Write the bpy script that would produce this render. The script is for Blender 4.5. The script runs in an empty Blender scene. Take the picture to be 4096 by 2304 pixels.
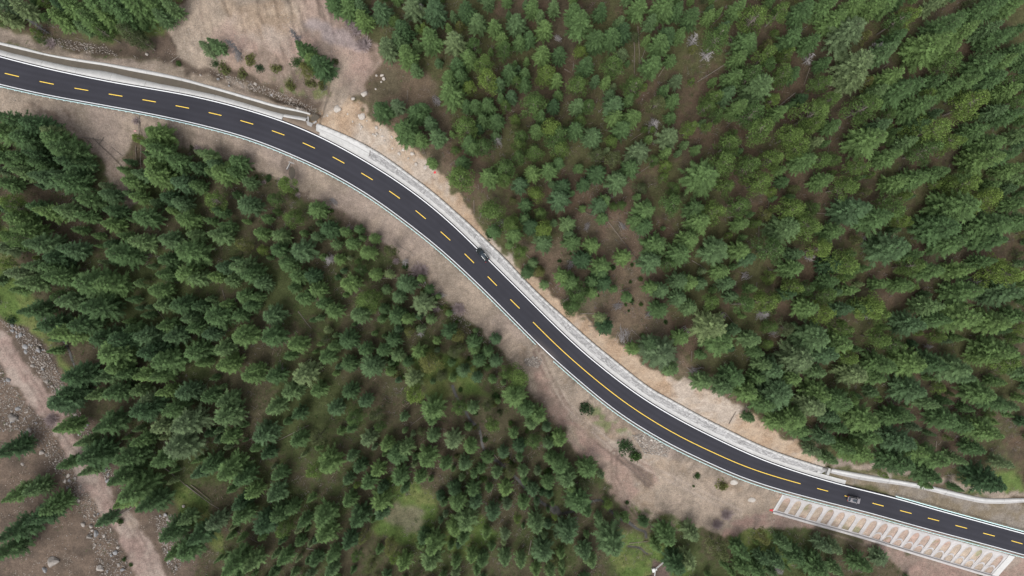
import bpy, math, random
import numpy as np
from mathutils import Matrix, Vector

# ------------------------------------------------------------------ camera, sky, sun, exposure
sc = bpy.context.scene
col = sc.collection
H = 215.0                     # flying height above the road (road plane passes through the origin)
FPX = 2730.667                # focal length in photo pixels (24 mm equivalent, 4096 wide)
cam_d = bpy.data.cameras.new('camera')
cam_d.sensor_width = 36.0; cam_d.lens = 24.0; cam_d.sensor_fit = 'HORIZONTAL'
cam_d.clip_start = 1.0; cam_d.clip_end = 6000.0
cam = bpy.data.objects.new('camera', cam_d); col.objects.link(cam)
cam.location = (0, 0, H); cam.rotation_euler = (0, 0, 0)      # looking straight down
sc.camera = cam

SUN_EL, SUN_AZ = 58.0, 205.0   # high, soft sun behind cloud
world = bpy.data.worlds.new('World'); sc.world = world; world.use_nodes = True
wn = world.node_tree; wn.nodes.clear()
w_out = wn.nodes.new('ShaderNodeOutputWorld'); w_bg = wn.nodes.new('ShaderNodeBackground')
w_sky = wn.nodes.new('ShaderNodeTexSky'); w_hsv = wn.nodes.new('ShaderNodeHueSaturation')
w_sky.sky_type = 'NISHITA'; w_sky.sun_disc = False
w_sky.sun_elevation = math.radians(SUN_EL); w_sky.sun_rotation = math.radians(SUN_AZ)
w_sky.altitude = 2500.0; w_sky.air_density = 1.0; w_sky.dust_density = 4.0; w_sky.ozone_density = 1.0
w_hsv.inputs['Saturation'].default_value = 0.16      # cloud cover: the sky is nearly white
wn.links.new(w_sky.outputs[0], w_hsv.inputs['Color']); wn.links.new(w_hsv.outputs[0], w_bg.inputs['Color'])
w_bg.inputs['Strength'].default_value = 0.15
wn.links.new(w_bg.outputs[0], w_out.inputs['Surface'])

sun_d = bpy.data.lights.new('sun', 'SUN'); sun_d.energy = 1.0; sun_d.angle = math.radians(34)
sun_d.color = (1.0, 0.965, 0.91)
sun = bpy.data.objects.new('sun', sun_d); col.objects.link(sun)
_az, _el = math.radians(SUN_AZ), math.radians(SUN_EL)
_dir = Vector((math.sin(_az) * math.cos(_el), math.cos(_az) * math.cos(_el), math.sin(_el)))
sun.rotation_euler = _dir.to_track_quat('Z', 'Y').to_euler(); sun.location = (0, 0, 150)

sc.view_settings.view_transform = 'Standard'; sc.view_settings.look = 'None'
sc.view_settings.exposure = 1.12; sc.view_settings.gamma = 1.0
sc.view_settings.use_curve_mapping = False

rng = np.random.default_rng(7)
random.seed(7)

# ------------------------------------------------------------------ helpers: meshes, tags
def mesh(name, V, F, mats=None, attrs=None, smooth=False):
    """V (N,3), F = array (M,k) or list of such arrays; attrs = {name: (N,) or (N,3)} on vertices"""
    V = np.asarray(V, dtype=np.float32)
    Fs = [np.asarray(f, dtype=np.int32) for f in (F if isinstance(F, list) else [F]) if len(f)]
    me = bpy.data.meshes.new(name)
    me.vertices.add(len(V)); me.vertices.foreach_set('co', V.ravel())
    nl = sum(f.size for f in Fs); nf = sum(len(f) for f in Fs)
    me.loops.add(nl); me.loops.foreach_set('vertex_index', np.concatenate([f.ravel() for f in Fs]))
    tot = np.concatenate([np.full(len(f), f.shape[1], np.int32) for f in Fs])
    st = np.concatenate([[0], np.cumsum(tot)[:-1]]).astype(np.int32)
    me.polygons.add(nf); me.polygons.foreach_set('loop_start', st)
    if smooth: me.polygons.foreach_set('use_smooth', np.ones(nf, dtype=bool))
    for k, a in (attrs or {}).items():
        a = np.asarray(a, dtype=np.float32)
        if a.ndim == 1:
            at_ = me.attributes.new(k, 'FLOAT', 'POINT'); at_.data.foreach_set('value', a)
        else:
            at_ = me.attributes.new(k, 'FLOAT_COLOR', 'POINT')
            at_.data.foreach_set('color', np.concatenate([a, np.ones((len(a), 1), np.float32)], 1).ravel())
    me.update(calc_edges=True)
    if mats:
        for m in (mats if isinstance(mats, list) else [mats]): me.materials.append(m)
    return me

def link(name, data, parent=None, loc=None, rot=None, scale=None):
    o = bpy.data.objects.new(name, data); col.objects.link(o)
    if parent is not None: o.parent = parent
    if loc is not None: o.location = loc
    if rot is not None: o.rotation_euler = rot
    if scale is not None: o.scale = scale
    return o

def tag(o, label=None, cat=None, group=None, kind=None):
    if label: o['label'] = label
    if cat: o['category'] = cat
    if group: o['group'] = group
    if kind: o['kind'] = kind
    return o

class MB:
    """collects simple solids into one mesh"""
    def __init__(s): s.V = []; s.F = []; s.n = 0
    def add(s, V, F):
        s.V.append(np.asarray(V, float)); s.F += [tuple(i + s.n for i in f) for f in F]; s.n += len(V)
    def box(s, c, size, R=None, taper=1.0):
        x, y, z = [k / 2 for k in size]
        V = np.array([(sx * x * (taper if sz > 0 else 1), sy * y * (taper if sz > 0 else 1), sz * z)
                      for sz in (-1, 1) for sy in (-1, 1) for sx in (-1, 1)], float)
        if R is not None: V = V @ np.asarray(R).T
        s.add(V + np.asarray(c, float), [(0, 2, 3, 1), (4, 5, 7, 6), (0, 1, 5, 4), (2, 6, 7, 3), (0, 4, 6, 2), (1, 3, 7, 5)])
    def tube(s, pts, rads, n=6, cap=True):
        pts = [np.asarray(p, float) for p in pts]; rings = []
        for i, p in enumerate(pts):
            t = pts[min(i + 1, len(pts) - 1)] - pts[max(i - 1, 0)]; t = t / (np.linalg.norm(t) + 1e-9)
            a = np.array([0, 0, 1.0]) if abs(t[2]) < .9 else np.array([1.0, 0, 0])
            u = np.cross(t, a); u /= np.linalg.norm(u); w = np.cross(t, u)
            for k in range(n):
                an = 2 * math.pi * k / n; rings.append(p + rads[i] * (math.cos(an) * u + math.sin(an) * w))
        F = []
        for i in range(len(pts) - 1):
            for k in range(n):
                F.append((i * n + k, i * n + (k + 1) % n, (i + 1) * n + (k + 1) % n, (i + 1) * n + k))
        if cap: F += [tuple(range(n - 1, -1, -1)), tuple(range((len(pts) - 1) * n, len(pts) * n))]
        s.add(rings, F)
    def build(s, name, mat=None, parent=None, smooth=False):
        return link(name, s.data(name, mat, smooth), parent)
    def data(s, name, mat=None, smooth=False):
        me = bpy.data.meshes.new(name)
        me.from_pydata(np.concatenate(s.V).tolist(), [], s.F)
        if smooth: me.polygons.foreach_set('use_smooth', np.ones(len(s.F), dtype=bool))
        me.update()
        if mat is not None: me.materials.append(mat)
        return me

# ------------------------------------------------------------------ procedural materials
def mat(name, base=(.5, .5, .5), rough=.85, var=.2, scale=1.5, var2=0.0, scale2=12.0, bump=0.0, bscale=8.0, attr=None,
        objrand=0.0, tint=None, tintamt=0.0, metal=0.0, coat=0.0, transl=0.0, specular=0.3, fleck=None, hue2=None):
    m = bpy.data.materials.new(name); m.use_nodes = True
    nt = m.node_tree; N = nt.nodes; L = nt.links; N.clear()
    out = N.new('ShaderNodeOutputMaterial'); b = N.new('ShaderNodeBsdfPrincipled')
    b.inputs['Roughness'].default_value = rough; b.inputs['Metallic'].default_value = metal
    b.inputs['Specular IOR Level'].default_value = specular
    b.inputs['Coat Weight'].default_value = coat
    if attr:
        a = N.new('ShaderNodeAttribute'); a.attribute_name = attr; c = a.outputs['Color']
    else:
        r = N.new('ShaderNodeRGB'); r.outputs[0].default_value = (*base, 1); c = r.outputs[0]
    if hue2:                                  # each tree sits somewhere between two hues
        oi = N.new('ShaderNodeObjectInfo'); mx = N.new('ShaderNodeMix'); mx.data_type = 'RGBA'; mx.inputs[7].default_value = (*hue2, 1)
        L.new(oi.outputs['Random'], mx.inputs[0]); L.new(c, mx.inputs[6]); c = mx.outputs[2]
    tc = N.new('ShaderNodeTexCoord'); P = tc.outputs['Object']
    def mul(c, fac):
        v = N.new('ShaderNodeVectorMath'); v.operation = 'SCALE'
        L.new(c, v.inputs[0]); L.new(fac, v.inputs['Scale']); return v.outputs[0]
    def noise(sc_, amt, det=5.0):
        n = N.new('ShaderNodeTexNoise'); n.inputs['Scale'].default_value = sc_; n.inputs['Detail'].default_value = det
        n.inputs['Roughness'].default_value = .62
        L.new(P, n.inputs['Vector'])
        mr = N.new('ShaderNodeMapRange'); mr.inputs[1].default_value = .25; mr.inputs[2].default_value = .75
        mr.inputs[3].default_value = 1 - amt; mr.inputs[4].default_value = 1 + amt
        L.new(n.outputs['Fac'], mr.inputs[0]); return mr.outputs[0]
    if var: c = mul(c, noise(scale, var))
    if var2: c = mul(c, noise(scale2, var2, 3.0))
    if objrand:
        oi = N.new('ShaderNodeObjectInfo'); mr = N.new('ShaderNodeMapRange')
        mr.inputs[3].default_value = 1 - objrand; mr.inputs[4].default_value = 1 + objrand
        L.new(oi.outputs['Random'], mr.inputs[0]); c = mul(c, mr.outputs[0])
    if tint:
        a = N.new('ShaderNodeAttribute'); a.attribute_name = tint; mr = N.new('ShaderNodeMapRange')
        mr.inputs[3].default_value = 1 - tintamt; mr.inputs[4].default_value = 1 + tintamt
        L.new(a.outputs['Fac'], mr.inputs[0]); c = mul(c, mr.outputs[0])
    if fleck:
        fs, fth, fc = fleck
        vo = N.new('ShaderNodeTexVoronoi'); vo.inputs['Scale'].default_value = fs; L.new(P, vo.inputs['Vector'])
        lt = N.new('ShaderNodeMath'); lt.operation = 'LESS_THAN'; lt.inputs[1].default_value = fth
        L.new(vo.outputs['Distance'], lt.inputs[0])
        nz = N.new('ShaderNodeTexNoise'); nz.inputs['Scale'].default_value = fs * .11; L.new(P, nz.inputs['Vector'])
        gt = N.new('ShaderNodeMath'); gt.operation = 'GREATER_THAN'; gt.inputs[1].default_value = .55
        L.new(nz.outputs['Fac'], gt.inputs[0])
        mm = N.new('ShaderNodeMath'); mm.operation = 'MULTIPLY'; L.new(lt.outputs[0], mm.inputs[0]); L.new(gt.outputs[0], mm.inputs[1])
        if attr:                              # flecks (pebbles) only where the ground is stony
            sa = N.new('ShaderNodeAttribute'); sa.attribute_name = 'stony'
            m2 = N.new('ShaderNodeMath'); m2.operation = 'MULTIPLY'; L.new(mm.outputs[0], m2.inputs[0]); L.new(sa.outputs['Fac'], m2.inputs[1]); mm = m2
        mx = N.new('ShaderNodeMix'); mx.data_type = 'RGBA'; mx.inputs[7].default_value = (*fc, 1)
        L.new(mm.outputs[0], mx.inputs[0]); L.new(c, mx.inputs[6]); c = mx.outputs[2]
    L.new(c, b.inputs['Base Color'])
    if bump:
        n = N.new('ShaderNodeTexNoise'); n.inputs['Scale'].default_value = bscale; n.inputs['Detail'].default_value = 6
        L.new(P, n.inputs['Vector']); bp = N.new('ShaderNodeBump'); bp.inputs['Strength'].default_value = bump
        bp.inputs['Distance'].default_value = .1; L.new(n.outputs['Fac'], bp.inputs['Height']); L.new(bp.outputs[0], b.inputs['Normal'])
    if transl:
        t = N.new('ShaderNodeBsdfTranslucent'); L.new(c, t.inputs['Color'])
        mx = N.new('ShaderNodeMixShader'); mx.inputs[0].default_value = transl
        L.new(b.outputs[0], mx.inputs[1]); L.new(t.outputs[0], mx.inputs[2]); L.new(mx.outputs[0], out.inputs['Surface'])
    else:
        L.new(b.outputs[0], out.inputs['Surface'])
    return m

MT = {}
MT['asphalt'] = mat('asphalt', attr='Col', rough=.75, var=.10, scale=.12, var2=.10, scale2=9, bump=.15, bscale=30, specular=.22)
MT['line_white'] = mat('line_white', (.88, .88, .89), .6, .06, 2, .06, 20)
MT['line_yellow'] = mat('line_yellow', (.95, .64, .09), .6, .08, 2, .06, 20)
MT['concrete'] = mat('concrete', (.49, .48, .465), .85, .13, .6, .10, 5, .2, 12, objrand=.06)
MT['concrete_grey'] = mat('concrete_grey', (.36, .345, .335), .88, .18, .5, .14, 4, .3, 10, objrand=.08)
MT['stone'] = mat('stone', (.35, .34, .335), .9, .22, .16, .2, 5, .5, 9, objrand=.28)
MT['stone_set'] = mat('stone_set', (.35, .34, .335), .9, .22, .16, .2, 5, .5, 9, tint='tint', tintamt=.30)
MT['lattice'] = mat('lattice', (.43, .405, .395), .9, .14, .7, .16, 5, .4, 8, objrand=.08)
MT['mortar'] = mat('mortar', (.19, .18, .175), .95, .2, .5, .15, 6)
MT['rail'] = mat('rail', (.60, .82, .81), .45, .06, 1, specular=.4)
MT['post'] = mat('post', (.70, .80, .80), .5, .05, 1)
MT['mud_water'] = mat('mud_water', (.085, .068, .048), .5, .18, .6, specular=.5)
MT['clear_water'] = mat('clear_water', (.055, .052, .046), .35, .4, 1.2, .4, 5, specular=.3)
MT['rock'] = mat('rock', (.30, .268, .24), .9, .22, 1.2, .2, 6, .6, 5, objrand=.28)
MT['rock_grey'] = mat('rock_grey', (.255, .25, .25), .9, .22, 1.2, .2, 6, .6, 5, objrand=.25)
MT['rock_pale'] = mat('rock_pale', (.43, .385, .34), .9, .2, 1.2, .18, 6, .6, 5, objrand=.15)
MT['rubble'] = mat('rubble', (.28, .245, .215), .9, .15, .6, 0, 6, tint='tint', tintamt=.45)
MT['bark'] = mat('bark', (.16, .125, .10), .95, .25, 3, objrand=.2)
MT['bark_pale'] = mat('bark_pale', (.20, .172, .145), .95, .25, 3, objrand=.25)
MT['dead'] = mat('dead', (.27, .25, .245), .95, .2, 3, objrand=.2)
MT['dead_dark'] = mat('dead_dark', (.13, .125, .125), .95, .2, 3, objrand=.2)
MT['log'] = mat('log', (.17, .14, .115), .95, .3, 2.5, objrand=.3)
MT['brush'] = mat('brush', (.235, .205, .20), .95, .25, 2, tint='tint', tintamt=.4)
MT['twig'] = mat('twig', (.22, .18, .145), .95, .2, 1, tint='tint', tintamt=.5)
MT['shrub_pink'] = mat('shrub_pink', (.56, .455, .445), .95, .2, 2, tint='tint', tintamt=.35)
def foliage(name, c, tr=.22, warm=1.0):
    return mat(name, (c[0] * .90, c[1] * .96, c[2] * 1.05), .75, .16, .8, 0, 1, objrand=.17, hue2=(c[0] * (1 + .24 * warm), c[1] * (1 + .09 * warm), c[2] * (1 - .14 * warm)), tint='tint', tintamt=.5, transl=tr, specular=.2)
MT['spruce_dark'] = foliage('spruce_dark', (.054, .096, .038), warm=.45)
MT['spruce_green'] = foliage('spruce_green', (.086, .142, .050), warm=.45)
MT['spruce_blue'] = foliage('spruce_blue', (.084, .136, .058), warm=.45)
MT['spruce_pale'] = foliage('spruce_pale', (.110, .152, .070), warm=.45)
MT['larch_green'] = foliage('larch_green', (.092, .152, .048), .28)
MT['larch_bright'] = foliage('larch_bright', (.106, .170, .050), .28)
MT['larch_olive'] = foliage('larch_olive', (.112, .134, .055), .28)
MT['shrub'] = foliage('shrub', (.060, .115, .034), .25)
MT['herb'] = mat('herb', (.078, .125, .038), .85, .3, .25, tint='tint', tintamt=.5, transl=.2)
MT['dry_grass'] = mat('dry_grass', (.19, .16, .085), .9, .3, .3, tint='tint', tintamt=.4, transl=.15)
MT['ground'] = mat('ground', attr='Col', rough=.95, var=.24, scale=.55, var2=.34, scale2=2.6, bump=.7, bscale=3.5, specular=.15,
                   fleck=(1.9, .19, (.36, .325, .29)))
MT['fill'] = mat('fill', (.20, .155, .12), .95, .2, .6, .2, 4, .5, 4, specular=.15)
MT['glass'] = mat('glass', (.030, .042, .055), .12, 0, specular=.6)
MT['paint_dark'] = mat('paint_dark', (.009, .014, .015), .4, 0, coat=.15, specular=.25)
MT['paint_silver'] = mat('paint_silver', (.27, .245, .255), .35, 0, metal=.35, coat=.4)
MT['paint_blue'] = mat('paint_blue', (.018, .035, .07), .3, 0, coat=.6)
MT['black_plastic'] = mat('black_plastic', (.02, .02, .022), .6, 0)
MT['chrome'] = mat('chrome', (.55, .56, .58), .25, 0, metal=.9)
MT['lamp_white'] = mat('lamp_white', (.75, .77, .8), .2, 0)
MT['lamp_red'] = mat('lamp_red', (.35, .02, .02), .25, 0)
MT['tyre'] = mat('tyre', (.015, .015, .016), .8, 0)
MT['red_cloth'] = mat('red_cloth', (.62, .05, .06), .8, .15, 3)
MT['pink_cloth'] = mat('pink_cloth', (.70, .38, .38), .8, .15, 3)
MT['fence_white'] = mat('fence_white', (.72, .72, .70), .6, .08, 2)
MT['pale_sand'] = mat('pale_sand', (.44, .40, .36), .95, .12, 1, .12, 7, .4, 4)
MT['plank'] = mat('plank', (.24, .17, .11), .9, .25, 2, objrand=.2)

# ------------------------------------------------------------------ geometry of the place
A_, B_ = -0.07, 0.01                                    # the road's own gentle plane: falls 7 % to the east
def plane(X, Y): return A_ * X + B_ * Y
def ray(px, py): return (np.asarray(px, float) - 2048) / FPX, -(np.asarray(py, float) - 1152) / FPX
def onplane(P, dz=0.0):
    P = np.asarray(P, float); u, v = ray(P[:, 0], P[:, 1]); Z = (H - dz) / (1 + A_ * u + B_ * v)
    return np.stack([u * Z, v * Z], 1)

def pad_smooth(a, sig):
    n = int(4 * sig); k = np.exp(-.5 * (np.arange(-n, n + 1) / sig) ** 2); k /= k.sum()
    lo = 2 * a[0] - a[n:0:-1]; hi = 2 * a[-1] - a[-2:-n - 2:-1]
    return np.convolve(np.concatenate([lo, a, hi]), k, 'valid')

CEN = [(-120,258),(0,288),(47,300),(187,331.5),(326,357),(462,380.5),(597,403),(729,427.5),(860,456),(987,489.5),(1112,531.5),(1235,582),(1354,640),
 (1468,706),(1578,779),(1683,858.5),(1782,943.5),(1877,1033),(1969,1124.5),(2060,1216),(2132.5,1288),(2190,1347.5),(2250,1404),(2312.5,1460),
 (2375,1512.5),(2435.5,1562),(2525,1629),(2587.5,1669),(2650,1707.5),(2725,1750),(2800,1786),(2857.5,1812),(2900,1832.5),(2975,1865),(3050,1891),
 (3125,1914),(3202.5,1935),(3290,1959),(3400,1989),(3512,2018.5),(3623,2048),(3734,2078),(3845,2107.5),(3956,2138.5),(4068,2169),(4180,2200)]
def build_center():
    W = onplane(CEN); seg = np.linalg.norm(np.diff(W, axis=0), axis=1); t = np.concatenate([[0], np.cumsum(seg)])
    tt = np.arange(0, t[-1], 1.0)
    x = pad_smooth(np.interp(tt, t, W[:, 0]), 5.0); y = pad_smooth(np.interp(tt, t, W[:, 1]), 5.0)
    P = np.stack([x, y], 1)
    a = P[0] - P[12]; a /= np.linalg.norm(a); b = P[-1] - P[-12]; b /= np.linalg.norm(b)
    pre = P[0] + a * np.arange(90, 0, -1)[:, None]; post = P[-1] + b * np.arange(1, 91)[:, None]
    return np.concatenate([pre, P, post])
CP = build_center()
_T = np.gradient(CP, axis=0); _T /= np.linalg.norm(_T, axis=1)[:, None]
CS = np.concatenate([[0], np.cumsum(np.linalg.norm(np.diff(CP, axis=0), axis=1))])
CN = np.stack([-_T[:, 1], _T[:, 0]], 1)                 # points to the hill side (north-east)
SMAX = CS[-1]
def sd(X, Y):
    """nearest point of the road axis: arc length and signed distance (positive = hill side)"""
    X = np.asarray(X, float); Y = np.asarray(Y, float); shp = X.shape; P = np.stack([X.ravel(), Y.ravel()], 1)
    s = np.empty(len(P)); d = np.empty(len(P)); C32 = CP.astype(np.float32); c2 = (C32 ** 2).sum(1)
    for i in range(0, len(P), 40000):
        q = P[i:i + 40000].astype(np.float32)
        k = (c2[None] - 2 * q @ C32.T).argmin(1); w = P[i:i + 40000] - CP[k]
        along = (w * _T[k]).sum(1)
        s[i:i + 40000] = CS[k] + np.clip(along, -1, 1)
        dn = (w * CN[k]).sum(1)
        d[i:i + 40000] = np.where(np.abs(along) > 2, np.sign(dn) * np.hypot(dn, along), dn)
    return s.reshape(shp), d.reshape(shp)
def at_s(s):
    s = np.asarray(s, float)
    return np.stack([np.interp(s, CS, CP[:, 0]), np.interp(s, CS, CP[:, 1])], -1), np.stack([np.interp(s, CS, CN[:, 0]), np.interp(s, CS, CN[:, 1])], -1)
def pos(s, d, dz):
    """point beside the road: arc length, offset, height above the road plane"""
    c, n = at_s(s); p = c + n * np.asarray(d, float)[..., None]
    return np.concatenate([p, (plane(p[..., 0], p[..., 1]) + dz)[..., None]], -1)
SG = np.arange(0, SMAX, 1.0)
def curve(P, dz=0.0, sig=3.0):
    """a traced line -> offset d as a function of s (on SG); also its s range"""
    W = onplane(P, dz); s, d = sd(W[:, 0], W[:, 1]); o = np.argsort(s); s, d = s[o], d[o]
    return pad_smooth(np.interp(SG, s, d), sig), (s[0], s[-1])
def S_of(px, py, dz=0.0):
    W = onplane([(px, py)], dz); s, d = sd(W[:, 0], W[:, 1]); return float(s[0]), float(d[0])

NE_LINE = [(0,226),(75,247.5),(160,267.5),(250,288),(325,304.5),(425,325),(525,343),(644,362.5),(740,379),(840,401),(940,427.5),(1040,457.5),(1127.5,484),
 (1215,519),(1284,551),(1350,584),(1450,641),(1550,701),(1644,764),(1700,807.5),(1800,890),(1870,958),(1907.5,994),(1962.5,1050),(2025,1110),(2100,1185),(2175,1260),
 (2250,1332),(2350,1424),(2450,1504),(2525,1560),(2600,1612),(2700,1669),(2800,1722.5),(2900,1772.5),(2987.5,1811),(3050,1839),(3150,1875),(3250,1907.5),
 (3350,1936),(3450,1961),(3577,1991),(3702,2027.5),(3827,2062.5),(3952,2096),(4096,2135)]
SW_LINE = [(0,337.5),(100,360),(200,382.5),(300,400),(400,417.5),(500,436),(644,464),(740,484),(840,510),(940,535),(1020,561),(1075,581),(1175,624),(1275,667.5),
 (1375,721),(1475,780),(1600,871),(1675,927.5),(1717.5,961),(1775,1007.5),(1875,1101),(1950,1171),(2037.5,1260),(2100,1322.5),(2200,1420),(2275,1486),
 (2362.5,1561),(2400,1592.5),(2475,1651),(2575,1715),(2650,1759),(2750,1811),(2900,1880),(3000,1920),(3100,1952.5),(3200,1981),(3300,2007.5),(3400,2031),
 (3512.5,2060),(3577,2080),(3702,2114),(3827,2147.5),(3952,2180),(4096,2220)]
neL, _ = curve(NE_LINE, 0, 6); swL, _ = curve(SW_LINE, 0, 6)
ne_e = neL + 0.42; sw_e = swL - 0.28                     # asphalt edges
# lined ditch on the upper left
A_IN = [(0,195),(37,206),(125,227.5),(200,245),(300,267.5),(425,281),(500,300),(644,333),(740,350),(840,371),(940,397.5),(1015,420),(1102.5,447.5),(1165,461),(1232,467.5)]
A_FAR = [(0,179),(100,202.5),(200,225),(300,244),(425,262.5),(525,284),(640,305),(740,326),(840,354),(977.5,394),(1102.5,431),(1235,456)]
A_OUT = [(0,168),(100,190),(175,213),(300,234),(425,252),(575,278),(644,291.5),(740,314),(840,343),(977.5,382.5),(1102.5,420),(1235,449)]
a_in, (sA0, sA1) = curve(A_IN, -.5, 2); a_far, _ = curve(A_FAR, -.2, 2); a_out, _ = curve(A_OUT, .1, 2)
sA0 = 0.0
# stone retaining wall
HW = 3.2
B_OUT = [(1297.5,505),(1400,547.5),(1487.5,592.5),(1550,632.5),(1644,702.5),(1720,757.5),(1822.5,847.5),(1885,902),(1975,990),(2025,1037.5),(2100,1120),(2175,1195),
 (2247.5,1260),(2275,1282.5),(2362.5,1362.5),(2475,1452.5),(2537.5,1504),(2612.5,1560),(2690,1600),(2775,1647.5),(2875,1700),(2975,1750),(3075,1795),(3175,1831),(3280,1865)]
b_out, _ = curve(B_OUT, HW, 3)
sB0 = S_of(1262, 528)[0]; sB1 = S_of(3284, 1890)[0]; sStone = S_of(1478, 625)[0]
# low masonry wall on the lower right
C_OUT = [(3322,1874),(3452,1896),(3602,1922.5),(3677,1934),(3777,1956),(3852,1976),(3939.5,1995),(4002,1995),(4096,1993),(4200,1990)]
C_IN = [(3322,1893),(3452,1922.5),(3602,1941),(3702,1960),(3827,1992.5),(3927,2015),(4027,2016),(4096,2010),(4200,2004)]
HC = .9
c_out, _ = curve(C_OUT, HC, 2); c_in, _ = curve(C_IN, .3, 2)
sC0 = S_of(3316, 1897)[0]; sC1 = SMAX
# width of the bare cut slope above the wall, from the photograph
CUT = [(1270,470),(1400,415),(1500,495),(1590,540),(1690,618),(1735,668),(1800,764),(1910,890),(1990,986),(2115,1097),(2225,1192),(2275,1256),(2400,1320),(2530,1415),(2610,1478),(2700,1510),
 (2860,1575),(2975,1622),(3085,1717),(3210,1797),(3275,1845)]
cutw, _ = curve(CUT, HW + 3, 2); cutw = np.clip(cutw - b_out, 1.2, 16)

def tab(pairs):                                          # (photo x, y) on the axis -> value, as table over SG
    s = [S_of(p[0], p[1])[0] for p in pairs]; return pad_smooth(np.interp(SG, s, [p[2] for p in pairs]), 4.0)
AX = lambda x: float(np.interp(x, [c[0] for c in CEN], [c[1] for c in CEN]))
def tabx(pairs): return tab([(x, AX(x), v) for x, v in pairs])
s_run = tabx([(0,5),(500,5.5),(900,6.0),(1200,7),(1700,7.5),(2100,7),(2180,9),(2300,10),(2700,9),(3000,6.5),(3150,6.3),(3600,7.4),(4000,8.8),(4150,9)])
s_drop = tabx([(0,1.6),(500,2.0),(900,3.0),(1200,4.0),(1700,4.2),(2080,3.6),(2180,1.2),(2300,2.0),(2700,2.8),(3000,3.0),(3150,3.3),(3600,4.0),(4000,4.8),(4150,5)])
s_val = tabx([(0,.05),(1000,.07),(2000,.07),(2500,.09),(3000,.10),(4000,.09)])

# hill-side knots, one table each over s (segments A ditch / B wall / C low wall)
wA = np.clip((sA1 + 1.0 - SG) / 2.0, 0, 1); wC = np.clip((SG - (sC0 - 2.0)) / 2.0, 0, 1)
wB = np.clip((SG - sB0 + .5) / 1.5, 0, 1) * np.clip((sB1 + .5 - SG) / 1.5, 0, 1); wN = np.clip(1 - wA - wB - wC, 0, 1)
tw = wA + wB + wC + wN; wA, wB, wC, wN = wA / tw, wB / tw, wC / tw, wN / tw
hwB = HW * np.clip((SG - sB0) / 6.0 + .55, 0, 1)
def blend(a, b, c, n): return wA * a + wB * b + wC * c + wN * n
K = [ne_e,
     blend(a_in, ne_e + 1.9, ne_e + .7, ne_e + .8),
     blend(a_far + .1, b_out - .75, c_out - .55, ne_e + 2.2),
     blend(a_out, b_out, c_out, ne_e + 4.2),
     blend(a_out + 2.5, b_out + cutw, c_out + 1.5, ne_e + 8)]
KZ = [blend(-.45, -.45, -.45, -.2), blend(-1.25, -.45, -.08, -.15), blend(-1.25, -.45, .05, -.3),
      blend(.06, hwB - .14, HC - .10, -.6), blend(.0, hwB + cutw * .72, HC + .5, .4)]
KM = blend(.10, .24, .24, .10)

K4s, Z4s, KMs = pad_smooth(K[4], 22), pad_smooth(KZ[4], 22), pad_smooth(KM, 30)
def vnoise(X, Y, scale, seed=0):
    x = X / scale; y = Y / scale; xi = np.floor(x).astype(np.int64); yi = np.floor(y).astype(np.int64)
    fx = x - xi; fy = y - yi; fx = fx * fx * (3 - 2 * fx); fy = fy * fy * (3 - 2 * fy)
    def h(i, j):
        n = (i * 374761393 + j * 668265263 + seed * 974711) & 0xffffffff
        n = ((n ^ (n >> 13)) * 1274126177) & 0xffffffff
        return ((n ^ (n >> 16)) & 0xffff) / 65535.0
    return (h(xi, yi) * (1 - fx) + h(xi + 1, yi) * fx) * (1 - fy) + (h(xi, yi + 1) * (1 - fx) + h(xi + 1, yi + 1) * fx) * fy
def fbm(X, Y, scale, seed=0, oct=4):
    t = 0; a = .5; tot = 0
    for k in range(oct): t = t + a * vnoise(X + 31.7 * k, Y - 17.3 * k, scale / 2 ** k, seed + k); tot += a; a *= .55
    return t / tot

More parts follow.
